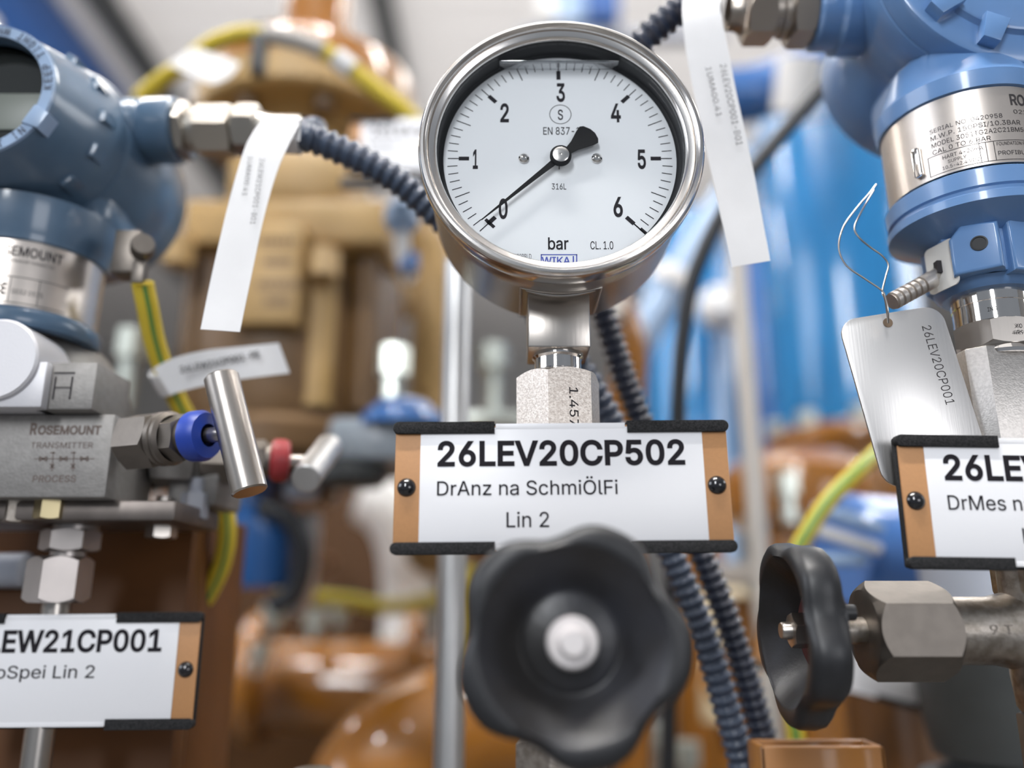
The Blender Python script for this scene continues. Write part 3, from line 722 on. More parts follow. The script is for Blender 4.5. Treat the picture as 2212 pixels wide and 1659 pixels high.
# ================================================================== white cable labels
def vert_text(mb, txt, A_, B_, right, cap, off=.35, bold=-.005):
    A_, B_ = V(A_), V(B_); U = (B_-A_); L = U.length; U.normalize(); W_ = V(right); W_ = (W_-U*W_.dot(U)).normalized()
    n_ = U.cross(W_)
    if n_.dot(-(A_)) < 0: n_ = -n_
    mb.text(txt, A_+n_*off, U, W_, L, cap, bold, depth=0)
lf = PW([(1474, -60, 344), (1474, 0, 340), (1474, 36, 334), (1482, 110, 330), (1499, 200, 327), (1538, 380, 321), (1581, 577, 312)])
rf = PW([(1556, -60, 344), (1558, -10, 340), (1556, 21, 334), (1574, 110, 330), (1590, 195, 327), (1628, 370, 321), (1664, 563, 312)])
t = thing('cable_label', 'long white paper label hanging from the conduit beside the gauge', 'label', (lf[0]+rf[0])/2, 'paper cable labels')
a = MB().strip(lf, rf, .25).build('strip', paper, t)
mb = MB(); rt = (rf[3]-lf[3]).normalized()
vert_text(mb, '26LEV20CP001-B01', PD(1554, 142, 327), PD(1590, 316, 321), rt, 2.6, .7)
vert_text(mb, '1UMA00.41', PD(1523, 148, 327), PD(1547, 254, 323), rt, 2.3, .7)
mb.build('lettering', ink2, t, smooth=False, recalc=False)
lf = PW([(585, 300, 340), (568, 262, 340), (535, 305, 333), (512, 372, 328), (487, 465, 322), (456, 600, 315), (433, 711, 309)])
rf = PW([(648, 305, 340), (648, 268, 340), (615, 330, 333), (592, 390, 328), (567, 482, 322), (540, 610, 315), (518, 717, 309)])
t = thing('cable_label', 'long white paper label hanging from the conduit of the left transmitter', 'label', (lf[1]+rf[1])/2, 'paper cable labels')
MB().strip(lf, rf, .25).tube([PD(572, 290, 351), PD(650, 295, 351)], 7.6, 20).build('strip', paper, t)
mb = MB(); rt = (rf[4]-lf[4]).normalized()
vert_text(mb, '26LEW21CP001-B01', PD(562, 345, 330), PD(541, 486, 320), rt, 2.0, .7)
vert_text(mb, '1UMA00.41', PD(537, 340, 330), PD(524, 424, 325), rt, 1.8, .7)
mb.build('lettering', ink2, t, smooth=False, recalc=False)

# ================================================================== left transmitter
BX, BY = -214., 335.
tl_ = thing('pressure_transmitter', 'slate blue transmitter with a round display window, top left', 'transmitter', (BX, BY, 72), 'field transmitters')
BR = 29.6
lz([(41, 0), (42.5, 6), (41, 16), (37, 25), (31, 33), (28, 36)], BX, BY+13, 72).build('sensor_module', cast, tl_)
lz([(27, 0), (31.2, .5), (31.8, 2), (31.8, 6), (31.0, 7.5), (29.4, 8.6)], BX, BY, 107).build('collar_ring', blued, tl_)
np2 = MB().lathe([(BR-.6, 0), (BR, .1), (BR, 28.6), (BR-.6, 28.8)], (BX, BY, 115.5), Z, 96).build('nameplate', plate, tl_)
mb = MB(); wr = (BX, BY, BR, 0)
mb.text('ROSEMOUNT', (R(0), 0, 137), X, Z, 28, 4.0, .02, 0, 'L', .08, wr)
mb.text('SMART FAMILY PRESSURE TRANSMITTER', (R(0), 0, 134), X, Z, 25, 1.3, 0, 0, 'L', .08, wr)
AX0, AY0, R20 = AX, AY, R2; AX, AY, R2 = BX, BY, BR
cline(-5, 62, 127.6, 127.9); cline(-5, 62, 116.6, 116.9)
for a in (8, 20, 40): cline(a, a+.5, 116.8, 127.7)
mb.text('CE', (R(10), 0, 120), X, Z, 4, 4.5, .03, 0, 'L', .08, wr); mb.text('0032 0575', (R(22), 0, 120.5), X, Z, 11, 2, 0, 0, 'L', .08, wr)
AX, AY, R2 = AX0, AY0, R20
mb.build('engraved_text', ink2, tl_, parent=np2, smooth=False, recalc=False)
LX, LZ = -216., 200.
mb = lz([(29, 0), (30.8, .6), (31.4, 4), (33, 9), (34, 20)], BX, BY, 143.8)
mb.lathe([(30, 0), (42, 0), (43.5, 3), (43.5, 20), (45.5, 24), (46, 34), (46, 58), (44, 63), (0, 64)], (LX, 326, LZ), (0, 1, 0), 96)
mb.box((LX-36, 325, 158), (LX+36, 366, 180), 8, seg=4)
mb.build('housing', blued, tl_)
cp = MB()
cp.lathe([(25.6, 6), (25.6, 1), (26.2, .2), (30.2, 0), (31.0, .8), (31.6, 4), (33.2, 9), (36, 18), (39, 28), (41.4, 37), (42, 41)], (LX, 286, LZ), (0, 1, 0), 96)
for k in range(14):
    t = R(360/14*k+6); dr = V((math.cos(t), 0, math.sin(t))); tn = V((-math.sin(t), 0, math.cos(t)))
    cp.prism([(35, -3.6), (40.0, -3), (40.0, 3), (35, 3.6)], V((LX, 309, LZ)), dr, tn, V((0, 12, 0)), .8)
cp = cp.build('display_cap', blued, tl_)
MB().lathe([(25.8, -.3), (30.4, -.5), (30.8, .6)], (LX, 286, LZ), (0, 1, 0), 96).build('cap_ring', ringb, tl_, parent=cp)
tb_ = R(-27); dr = V((math.cos(tb_), 0, math.sin(tb_))); tn = V((-math.sin(tb_), 0, math.cos(tb_)))
MB().prism([(25.2, -4.6), (32.6, -3.9), (32.6, 3.9), (25.2, 4.6)], V((LX, 284.6, LZ)), dr, tn, V((0, 8, 0)), .6).build('ring_tab', ringb, tl_, parent=cp)
MB().lathe([(0, 9), (25.8, 9), (25.8, 11), (0, 11)], (LX, 286, LZ), (0, 1, 0), 64).build('display_window', lcd, tl_, parent=cp)
MB().box((LX-20, 294.2, LZ-13), (LX+20.5, 294.9, LZ+4), .3).build('display_panel', lcdg, tl_, parent=cp)
mb = MB()
def arc_text(txt, cx, cz, y_, r, a0, step, cap):
    a = a0
    for ch in txt:
        if ch != ' ':
            dr = V((math.cos(a), 0, math.sin(a))); tn = V((math.sin(a), 0, -math.cos(a)))
            wch = {'I': .25, 'W': 1.0, 'M': .9}.get(ch, .68)
            mb.text(ch, V((cx, y_, cz))+dr*r, tn, dr, cap*wch, cap, .02, 0, 'C', .1)
        a -= step
# reads clockwise up the right-hand side
def arc_text_in(txt, a0, step, cap):
    a = a0
    for ch in txt:   # letters stand with their feet to the rim, read counter-clockwise
        if ch != ' ':
            dr = V((math.cos(a), 0, math.sin(a))); tn = V((-math.sin(a), 0, math.cos(a)))
            wch = {'I': .25, 'W': 1.0, 'M': .9}.get(ch, .68)
            mb.text(ch, V((LX, 285.5, LZ))+dr*29.8, tn, -dr, cap*wch, cap, .02, 0, 'C', .1)
        a += step
arc_text_in('KEEP TIGHT WHEN', R(2), R(6.6), 3.3)
arc_text_in('CIRCUIT IN', R(-102), R(6.6), 3.3)
mb.build('cast_lettering', mat('shadow_blue', (.035, .05, .085), .6), tl_, parent=cp, smooth=False, recalc=False)
# conduit entry and gland
cb = PD(390, 283, 384)
MB().lathe([(0, 34), (15, 30), (15, 18), (14, 16), (15.4, 14), (15.4, 1), (14, 0), (0, 0)], cb, (-1, 0, 0), 48).build('conduit_boss', blued, tl_)
mb = MB().hexa(cb, X, 24, 5, rot=R(5)).lathe([(10, 5), (10.4, 10)], cb, X, 28).hexa(cb+X*9, X, 22, 17, rot=R(15)).lathe([(9, 25), (9.5, 30)], cb, X, 28).hexa(cb+X*27, X, 22, 11, rot=R(0)).lathe([(9, 0), (7.6, 6), (7.2, 20)], cb+X*38, X, 24)
mb.build('cable_gland', mat('nickel_brass', (.50, .47, .42), .32, 1), tl_)
lo_ = PD(292, 545, 352)
MB().box(lo_+V((-9, -2, -10)), lo_+V((2, 10, 10)), 1).lathe([(0, 8), (4.5, 8), (5, 6), (5, 0)], lo_+V((4, -2, 0)), (.5, -1, 0), 20).box(lo_+V((1, -3, -15)), lo_+V((6, -1, -5)), .4).build('earth_lug', steel_nut, tl_)
# coplanar flange: pad, ledge with the letter H
MB().lathe([(0, 0), (15.6, 0), (16.4, .8), (16.4, 24)], (-200, 300, 90.5), (0, 1, 0), 48).box((-300, 302, 71.7), (-180.5, 325, 90), .8).build('flange_pad', mat('machined_steel', (.62, .62, .65), .5, .25, bump=.1, bscale=800), tl_)
hl = MB().box((-186, 306, 71.7), (-163, 335, 91), 1.0).build('side_ledge', cast, tl_)
mb = MB(); mb.text('H', (-179, 305.9, 75.5), X, Z, 7.2, 9.8, -.015, depth=.1); mb.box((-179.6, 305.8, 86.2), (-171.4, 306.0, 86.8), 0)
mb.box((-181.4, 305.8, 75.5), (-180.9, 306, 86.4), 0)
mb.build('cast_letter', ink2, tl_, parent=hl, smooth=False)

# manifold under it
mf = thing('valve_manifold', 'sandblasted steel manifold block lettered ROSEMOUNT TRANSMITTER, under the left transmitter', 'manifold', (-214, 335, 30))
blk = MB().box((-275, 313, 38.5), (-157, 352, 71.5), .9).build('block', cast, mf)
mb = MB(); inkb = mat('brown_etch', (.13, .095, .08), .6)
def mt(txt, px, py, wpx, cap, bold=.0, ital=0):
    o_ = P(px, py, 313); mb.text(txt, o_, X, Z, wpx/5.5, cap, bold, depth=.1)
mt('R', 64, 938, 15, 4.3, .03); mt('OSEMOUNT', 81, 938, 137, 3.3, .03)
mt('TRANSMITTER', 66, 968, 134, 2.3, .004); mt('PROCESS', 70, 1041, 92, 2.5, .01)
def ml(x0, y0, x1, y1, w_=.35):
    a_, b_ = P(x0, y0, 312.9), P(x1, y1, 312.9); n_ = V((-(b_-a_).z, 0, (b_-a_).x)).normalized()*w_/2
    mb.bm.faces.new([mb.bm.verts.new(q) for q in (a_-n_, a_+n_, b_+n_, b_-n_)])
ml(74, 991, 204, 991); ml(115, 975, 112, 1018); ml(160, 975, 157, 1018)
for x0 in (93, 137, 182): 
    ml(x0-8, 986, x0+8, 996, .5); ml(x0-8, 996, x0+8, 986, .5); ml(x0-8, 986, x0-8, 996); ml(x0+8, 986, x0+8, 996)
for x0 in (113, 158):
    ml(x0-5, 1002, x0+4, 1012, .5); ml(x0+4, 1002, x0-5, 1012, .5); ml(x0-5, 978, x0+6, 978, .5)
mb.build('etched_print', inkb, mf, parent=blk, smooth=False, recalc=False)
MB().box((-262, 322, 30.5), (-133, 372, 38.6), 1.2).build('base_flange', mat('flange_steel', (.20, .175, .16), .45, .9, var=.2, vscale=80), mf)
def bonnet(O, ax_, knob, bard, barl=44., off=0, lab=None):
    """a valve bonnet of stacked nuts, coloured dust cap, spindle and T-bar"""
    O = V(O); a = V(ax_).normalized()
    bn = MB().hexa(O-a*3, a, 20, 15, rot=R(20)).lathe([(9.5, 12), (10.6, 12.6), (10.6, 14.4), (9.6, 15), (10.6, 15.6), (10.6, 17), (9, 18)], O, a, 36).hexa(O+a*17, a, 16, 7, rot=R(35)).lathe([(7.2, 24), (7.2, 27)], O, a, 28).build('bonnet', steel_nut, mf)
    MB().lathe([(3.5, 26), (8.2, 26.2), (9.7, 27.6), (9.8, 32), (8.6, 34.2), (4.4, 34.8)], O, a, 40).build('dust_cap', knob, mf, parent=bn)
    MB().lathe([(2.9, 33), (2.9, 44)], O, a, 24).build('spindle', steel, mf, parent=bn)
    bd = V(bard).normalized(); c = O+a*47+bd*off
    MB().lathe([(0, -barl/2), (5.9, -barl/2), (6.5, -barl/2+.6), (6.5, barl/2-.6), (5.9, barl/2), (0, barl/2)], c, bd, 40).build('handle_bar', steel if knob is bluek else galv, mf, parent=bn)
    return bn
q0 = PD(508, 935, 303); q1 = PD(478, 812, 311); q2 = PD(540, 1062, 296)
an = V((math.cos(R(21)), -math.sin(R(21)), 0))
bonnet(q0-an*47, an, bluek, q1-q2, (q1-q2).length, 0)
r1 = PD(660, 1035, 350); r2 = PD(712, 965, 392); rc = (r1+r2)/2; an2 = V((math.cos(R(8)), -math.sin(R(8)), 0))
an2 = V((.97, .22, .0)).normalized()
bonnet(rc-an2*47, an2, redk, r1-r2, (r1-r2).length)
MB().hexa((rc-an2*52), -an2, 24, 18, rot=R(10)).box((-150, 352, 40), (-128, 385, 66), 1.5).build('side_block', cast, mf)
for px, py, m_, d, af in ((112, 1098, mat('brass_nut', (.55, .47, .28), .3, 1), 322, 11), (350, 1140, steel, 345, 11), (420, 1098, greyl, 350, 10), (225, 1115, steel_dust, 345, 9), (40, 1105, steel_dust, 325, 11)):
    c = PD(px, py, d); MB().hexa(c-Z*4.5, Z, af, 11, rot=R(25)).lathe([(0, 0), (af*.3, 0), (af*.3, 8)], c+Z*5, Z, 14).build('flange_bolt', m_, mf)
c = V((-187, 345, 0))
tz = lambda py: P(0, py, 345).z
mb = MB().lathe([(9, 0), (9, tz(1110)-tz(1150))], (c.x+4, c.y, tz(1150)), Z, 28).hexa((c.x+3, c.y-2, tz(1192)), Z, 20, tz(1146)-tz(1192), rot=R(20)).lathe([(7, 0), (7, 4)], (c.x+2, c.y, tz(1205)), Z, 24).hexa((c.x+1, c.y-3, tz(1302)), Z, 21.5, tz(1204)-tz(1302), rot=R(-32), chf=1)
mb.build('tube_fitting', mat('fitting_steel', (.50, .46, .44), .38, 1, var=.1), mf)
MB().tube([(c.x, c.y, tz(1300)), (c.x+.5, c.y, tz(1659)), (c.x+.5, c.y, -400)], 5.6, 24, smooth=False).build('impulse_tube', steel, mf)

# earth cable and its paper label
ec = PW([(308, 612, 352), (318, 660, 356), (332, 730, 364), (358, 810, 374), (402, 900, 388), (450, 990, 404), (482, 1080, 408), (490, 1150, 408), (478, 1220, 408), (448, 1285, 408), (415, 1340, 410), (385, 1500, 414), (380, 1700, 416)])
mb = MB(); mb.tube(ec, 4.6, 16, res=8, stripe=(2, 3, 10))
solo(mb, 'earth_cable', [yel, grn], 'yellow and green earth cable curving down from the left transmitter', 'cable')
t = thing('cable_label', 'white paper label wrapped on the yellow earth cable', 'label', PD(350, 830, 360), 'paper cable labels')
lf = PW([(332, 795, 364), (380, 772, 364), (450, 756, 365), (530, 748, 368), (602, 741, 374)])
rf = PW([(368, 852, 364), (430, 836, 364), (490, 824, 365), (560, 814, 368), (626, 806, 374)])
MB().strip(lf, rf, .3).tube([PD(345, 800, 372), PD(370, 842, 378)], 5.6, 16).build('strip', paper, t)
mb = MB(); a_, b_ = PD(392, 808, 361), PD(563, 773, 368); U = (b_-a_); Lg = U.length; U.normalize(); W_ = (Z-U*Z.dot(U)).normalized()
mb.text('26LEW21CP001-PE', a_, U, W_, Lg, 3.0, .02, depth=1.6); mb.build('lettering', ink, t, smooth=False, recalc=False)

# ================================================================== background plant
FL = -EYE
def vpipe(name, label, cat, px, py, Y, r, m_, z1, z0=FL, grp=None, extra=None):
    c = P(px, py, Y); mb = MB().tube([(c.x, Y, z0), (c.x, Y, z1)], r, 28)
    return solo(mb, name, m_, label, cat, grp)
vpipe('steel_post', 'round galvanised post standing behind the gauge', 'post', 979, 1100, 425, 7.6, galv, 185)
vpipe('beige_post', 'thin beige post standing before the azure vessel', 'post', 1618, 900, 700, 8.5, beige, 420)
mb = MB().tube(PW([(1880, 60, 520), (1790, 175, 520), (1690, 290, 520), (1600, 400, 520), (1540, 500, 520), (1495, 610, 520), (1475, 730, 520), (1466, 850, 520), (1462, 1000, 520), (1450, 1300, 520), (1440, 1800, 520)]), 5.0, 14)
solo(mb, 'hanging_cable', blackc, 'dark cable drooping between the gauge and the azure vessel', 'cable')

# brown column behind the lower left
c0 = P(0, 1115, 395); c1 = P(428, 1115, 395)
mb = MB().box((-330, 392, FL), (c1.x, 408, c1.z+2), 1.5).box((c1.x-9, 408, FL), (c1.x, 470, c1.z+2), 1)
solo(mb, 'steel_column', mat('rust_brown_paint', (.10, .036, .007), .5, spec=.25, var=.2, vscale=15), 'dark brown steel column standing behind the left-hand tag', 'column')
mb = MB().tube([P(-300, 1235, 388), P(58, 1232, 388)], 8.0, 20)
solo(mb, 'lilac_pipe', greyl, 'short grey blue pipe at the left edge behind the tube fitting', 'pipe')

# tan pump with flanges
pumpX, pumpY = -214., 760.
def zat(py, Y): return P(0, py, Y).z
pu = thing('cast_pump', 'big tan cast pump body with flanges, blurred behind the left transmitter', 'pump', (pumpX, pumpY, FL))
lz([(36, 0), (36, 700)], pumpX, pumpY, 560).build('riser_pipe', brown, pu)
lz([(36, 70), (44, 62), (92, 44), (108, 30), (110, 26), (110, 0), (60, 0)], pumpX, pumpY, 500).build('upper_flange', brown, pu)
lz([(60, 36), (112, 36), (116, 32), (116, 4), (112, 0), (78, -2), (68, -10), (66, -60), (72, -90)], pumpX, pumpY, 463).build('lower_flange', tan, pu)
for k in range(8):
    t = R(22.5+45*k); cc = V((pumpX+94*math.cos(t), pumpY+94*math.sin(t), 447)); MB().hexa(cc, Z, 18, 14).build('flange_bolt', tand, pu)
zt, zm = zat(432, 660), zat(530, 660)
MB().box((-292, 655, zm), (-110, 860, zt), 6).box((-262, 662, zt-4), (-150, 850, zt+60), 14).build('body_block', tan, pu)
npz = MB().box((-236, 640, zat(700, 642)), (-180, 670, zat(478, 642)), 3).build('name_block', tan, pu)
mb = MB()
for k, (py, wd) in enumerate(((520, 34), (562, 26), (612, 36), (648, 22))):
    c = P(600, py, 640); mb.text('PUMP' if 0 else 'IIIIII', (c.x-wd/2, 639.8, c.z-4), X, Z, wd, 6, .05)
mb.build('cast_lettering', tand, pu, parent=npz, smooth=False, recalc=False)
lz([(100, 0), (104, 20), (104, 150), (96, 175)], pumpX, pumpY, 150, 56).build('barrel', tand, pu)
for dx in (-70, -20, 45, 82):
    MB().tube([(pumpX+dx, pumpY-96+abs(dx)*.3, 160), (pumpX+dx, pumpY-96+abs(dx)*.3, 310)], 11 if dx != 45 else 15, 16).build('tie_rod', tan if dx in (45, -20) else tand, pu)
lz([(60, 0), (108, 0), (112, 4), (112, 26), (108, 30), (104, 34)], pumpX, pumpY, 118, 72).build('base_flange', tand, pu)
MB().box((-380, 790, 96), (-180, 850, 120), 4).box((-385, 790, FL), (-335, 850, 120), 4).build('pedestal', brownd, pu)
for px, py in ((850, 782), (285, 745), (700, 570), (385, 545)):
    c = PD(px, py, 700); MB().hexa(c-Z*13, Z, 24, 26).tube([c-Z*(60 if py > 700 else 14), c], 8, 10).build('stud_nut', zinc if py > 700 else tan, pu)
# tan riser beside the pump
te = thing('tan_riser', 'light tan riser pipe with an elbow beside the cast pump', 'pipe', (P(928, 900, 885).x, 885, FL))
tx = P(928, 900, 885).x
MB().tube([(tx, 1516, 52), (tx, 960, 52), (tx, 905, 62), (tx, 885, 100), (tx, 885, 330), (tx-2, 886, 380), (tx-10, 888, 410), (tx-26, 894, 424)], 24, 28).build('pipe', tan, te)
lz([(21, 0), (30, 0), (30, 14), (21, 14)], tx, 885, 120).build('coupling', tan, te)
c = PD(1066, 772, 830); MB().hexa(c-Z*13, Z, 27, 26).tube([c-Z*60, c], 8, 10).box(c+V((-52, -6, -70)), c+V((30, 40, -58)), 2).build('stud_nut', zinc, te)
bv = thing('ball_valve', 'small pale blue and white ball valve at the tan riser', 'valve', PD(870, 520, 640))
MB().lathe([(0, -14), (9, -12), (14, -5), (14, 5), (9, 12), (0, 14)], PD(868, 468, 640), Z, 28).build('body', bglight, bv)
MB().tube([PD(868, 490, 640), PD(872, 560, 640), PD(885, 600, 655)], 6, 12).build('stem', white, bv)
MB().lathe([(0, 0), (8, 0), (9, 4), (8, 14), (0, 15)], PD(882, 585, 640), Z, 20).build('handle', bgblue2, bv)
# distant tag by the gauge
cT = P(757, 258, 520)
tag_plate(cT.x, cT.z-43, 520, 'ochre and white tag plate, blurred, just left of the gauge rim', '26LEV20', 'DrMes na', None, x1=(14.5, 48), x2=(14.5, 30), grp='ochre tag plates')
mb = MB().box((cT.x-6, 524, cT.z-52), (cT.x+118, 528, cT.z-45), .6)
solo(mb, 'tag_bracket', blackc, 'thin black bracket under the blurred tag left of the gauge', 'bracket')
# yellow cable across the pump top
yc = thing('looped_cable', 'yellow cable with white sleeves looping over the top of the cast pump', 'cable', PD(560, 90, 610))
MB().tube(PW([(300, 215, 620), (345, 175, 618), (400, 140, 615), (445, 103, 612), (490, 82, 610), (545, 72, 610), (620, 82, 610), (690, 105, 612), (745, 140, 614), (815, 195, 616), (880, 245, 618), (930, 300, 622)]), 6.3, 16, stripe=(3,)).build('cable', [yel, grn], yc)
MB().strip(PW([(368, 142, 600), (398, 118, 600), (425, 106, 600)]), PW([(462, 184, 572), (498, 166, 572), (520, 138, 572)]), 1).build('flag_label', white, yc)
MB().tube(PW([(572, 74, 610), (640, 86, 610), (700, 108, 612)]), 7.6, 16).build('sleeve', beige, yc)
MB().tube(PW([(726, 124, 613), (762, 152, 614)]), 8.2, 16).build('sleeve', white, yc)
MB().box(PD(560, 92, 606)+V((-5, -4, -26)), PD(560, 92, 606)+V((5, 8, 16)), 2).build('clamp', beam, yc)

# pipework low on the left of the post
def bg(px, py, d): return PD(px, py, d)
a_, b_ = bg(380, 1462, 1150), bg(1180, 1490, 1150)
hp = thing('ochre_header', 'glossy ochre header pipe running across below the gauge', 'pipe', (a_+b_)/2)
MB().tube([a_-X*400, b_], 62, 48).build('pipe', brown, hp)
for px in (545, 880): 
    c = bg(px, 1462, 1150); MB().lathe([(62, 0), (88, 0), (90, 4), (90, 20), (88, 24), (62, 24)], c, X, 48).build('flange', brown, hp)
for xx in (-560, b_.x-40):
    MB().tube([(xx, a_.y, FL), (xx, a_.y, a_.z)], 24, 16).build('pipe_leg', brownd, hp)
for i, (px, py) in enumerate(((590, 1318), (682, 1330), (735, 1302), (930, 1300), (562, 1404))):  # the last one stands for a round highlight on the pipe
    c = bg(px, py, 1060); MB().hexa(c-Z*14, Z, 26, 24, rot=R(15*i)).tube([c-Z*30, c-Z*10], 8, 10).build('stud_nut', zinc, hp)
el = thing('ochre_elbow', 'wide ochre pipe elbow bending down at the bottom behind the hand wheel', 'pipe', bg(830, 1800, 640))
MB().tube([bg(1250, 1585, 745), bg(1130, 1580, 730), bg(960, 1600, 690), bg(840, 1690, 650), bg(800, 1850, 620)], 60, 40).build('bend', brown, el)
c = bg(800, 1850, 620); MB().tube([c, (c.x, c.y, FL)], 60, 32).build('riser', brown, el)
mb = MB().tube(PW([(600, 1278, 1000), (680, 1290, 1000), (760, 1298, 1000), (840, 1310, 1000), (960, 1290, 1000), (1015, 1240, 1000), (1010, 1350, 1000), (1000, 1500, 1000)]), 9, 12, stripe=(3, 9))
solo(mb, 'far_earth_cable', [yel, grn], 'yellow green cable lying along the far ochre header', 'cable')
c = bg(885, 1300, 1340)
wp = thing('white_riser', 'thick white pipe standing behind the ochre header beside the galvanised post', 'pipe', (c.x, c.y, FL))
MB().tube([bg(790, 1072, 1345), bg(815, 1084, 1342), bg(846, 1110, 1340), bg(876, 1180, 1340), (c.x, c.y, c.z), (c.x+1, c.y, c.z-190), (c.x+1, c.y, FL)], 47, 28).build('pipe', white, wp)
MB().lathe([(47, 0), (60, 0), (60, 30), (47, 30)], (c.x+1, c.y, c.z-90), Z, 32).build('coupling', zinc, wp)
# hand valve with blue hood in the gap
hv = thing('gate_valve', 'grey gate valve with a blue hood behind the red-capped handle', 'valve', bg(830, 1010, 610))
MB().box(bg(705, 955, 600)+V((0, 0, -13)), bg(930, 940, 600)+V((0, 40, 15)), 6).build('body', mat('blue_grey_paint', (.30, .34, .38), .4, coat=.3), hv)
MB().lathe([(0, 24), (20, 20), (31, 9), (33, 0)], bg(868, 925, 620), Z, 32).build('hood', bgblue2, hv)
MB().lathe([(0, 0), (23, 0), (27, 5), (27, 34), (20, 40)], bg(760, 1050, 620), Z, 32).build('bonnet', greyd, hv)
# blue solenoid cluster
bc = thing('blue_actuator', 'blue and black actuator with a hose loop, blurred beside the earth cable', 'actuator', bg(540, 1330, 720))
MB().lathe([(0, 0), (30, 0), (34, 6), (34, 60), (24, 72), (0, 74)], bg(545, 1270, 720), Z, 32).build('base', bgblue2, bc)
MB().lathe([(0, 0), (20, 0), (24, 6), (24, 40), (0, 44)], bg(520, 1180, 730), Z, 32).build('coil', bglight, bc)
MB().lathe([(0, 0), (26, 0), (28, 30), (0, 34)], bg(525, 1105, 740), Z, 28).build('head', bgblue2, bc)
MB().tube(PW([(560, 1090, 700), (625, 1120, 700), (655, 1190, 700), (640, 1270, 700), (590, 1310, 700)]), 9, 14).build('hose', blackc, bc)
MB().tube(PW([(668, 1110, 720), (665, 1180, 720), (655, 1270, 720), (640, 1320, 720)]), 11, 14).build('strap', galv, bc)
MB().lathe([(0, -10), (12, -8), (16, 0), (12, 8), (0, 10)], bg(650, 1060, 720), Z, 20).build('plug', greyl, bc)
c = bg(545, 1290, 730); MB().tube([c+Z*30, (c.x-90, c.y+700, c.z+60)], 14, 12).build('mounting_rod', brownd, bc)
# dark brown cabinet side filling the lower left gap
c = bg(700, 1150, 1520)
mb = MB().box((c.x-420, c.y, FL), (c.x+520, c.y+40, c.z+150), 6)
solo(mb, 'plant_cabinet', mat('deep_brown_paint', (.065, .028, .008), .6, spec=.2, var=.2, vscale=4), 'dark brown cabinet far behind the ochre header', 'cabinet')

# azure vessels
def vessel(name, label, px0, px1, py_, Y, m_, zt, zb_, grp):
    l, r_ = P(px0, py_, Y).x, P(px1, py_, Y).x; cx, rad = (l+r_)/2, (r_-l)/2*.93
    t = thing(name, label, 'vessel', (cx, Y, zb_), grp)
    lz([(0, zb_), (rad*.5, zb_), (rad*.96, zb_+20), (rad, zb_+60), (rad, zt-80), (rad*.9, zt-25), (rad*.5, zt), (0, zt+5)], cx, Y, 0, 64).build('shell', m_, t)
    return t, cx, rad
t, cx, rad = vessel('filter_vessel', 'azure vessel with long highlights behind the steel tag', 1655, 1990, 700, 1250, bgblue, 850, zat(960, 1250), 'azure filter vessels')
lz([(rad*.8, 0), (rad*1.16, 0), (rad*1.18, 6), (rad*1.18, 26), (rad*1.16, 32), (rad*.8, 32)], cx, 1250, zat(985, 1250), 56).build('base_flange', brown, t)
for k in range(10):
    tt = R(36*k); MB().hexa((cx+rad*1.07*math.cos(tt), 1250+rad*1.07*math.sin(tt), zat(985, 1250)+30), Z, 26, 24).build('flange_nut', zinc, t)
lz([(rad*.98, 0), (rad*1.04, 4), (rad*1.04, 22), (rad*.98, 26)], cx, 1250, zat(330, 1250), 56).build('band', bglight, t)
lz([(rad*.55, 0), (rad*.7, 20), (rad*.98, 70), (rad*.98, 200)], cx, 1250, zat(985, 1250)-196, 56).build('pump_bowl', brown, t)
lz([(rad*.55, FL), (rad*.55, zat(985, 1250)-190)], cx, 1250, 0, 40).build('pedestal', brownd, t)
t, cx, rad = vessel('filter_vessel', 'bright blue vessel seen between the gauge and the beige post', 1385, 1600, 780, 1500, bgblue, 760, zat(1080, 1500), 'azure filter vessels')
lz([(rad*.7, FL), (rad*.7, zat(1080, 1500)+4), (rad*1.04, zat(1080, 1500)+6), (rad*1.04, zat(1080, 1500)+60), (rad*.96, zat(1080, 1500)+62)], cx, 1500, 0, 48).build('skirt', brown, t)
t, cx, rad = vessel('filter_vessel', 'royal blue vessel behind the dark hanging cable', 1580, 1720, 780, 1750, bgblue2, 900, zat(1120, 1750), 'azure filter vessels')
lz([(rad*.8, FL), (rad*.8, zat(1120, 1750)+4), (rad*1.08, zat(1120, 1750)+6), (rad*1.08, zat(1120, 1750)+70), (rad*.9, zat(1120, 1750)+72)], cx, 1750, 0, 48).build('skirt', brown, t)
dp = thing('sloping_pipe', 'pale blue pipe sloping down to the right of the gauge', 'pipe', bg(1400, 720, 1000))
MB().tube([bg(1630, 340, 1120), bg(1540, 480, 1120), bg(1440, 640, 1120), bg(1370, 760, 1120), bg(1340, 900, 1120)], 24, 20).build('pipe', bglight, dp)
MB().lathe([(24, 0), (34, 0), (34, 22), (24, 22)], bg(1470, 590, 1120), bg(1440, 640, 1120)-bg(1540, 480, 1120), 28).build('coupling', white, dp)
c = bg(1340, 900, 1120); MB().tube([c, (c.x, c.y, FL)], 24, 16).build('drop', bglight, dp)
jb = thing('highlight_dome', 'white dome standing for a round highlight between the gauge and the beige post', 'cover', bg(1560, 720, 1420))  # dome shape stands for a blurred round highlight
MB().lathe([(0, 39), (23, 36), (36, 21), (40, 0), (36, -21), (0, -30)], bg(1556, 668, 1420), (-.1, -1, .2), 32).build('dome', white, jb)
MB().tube([bg(1556, 668, 1430), bg(1560, 900, 1430), (bg(1560, 900, 1430).x, bg(1560, 900, 1430).y, FL)], 14, 14, smooth=False).build('stem', bglight, jb)
op = thing('brown_branch', 'ochre branch pipe showing beneath the gauge case at its right', 'pipe', bg(1350, 800, 880))
MB().tube([bg(1300, 640, 880), bg(1345, 700, 880), bg(1360, 780, 880), bg(1352, 900, 880), bg(1345, 1100, 880)], 21, 20).build('pipe', brown, op)
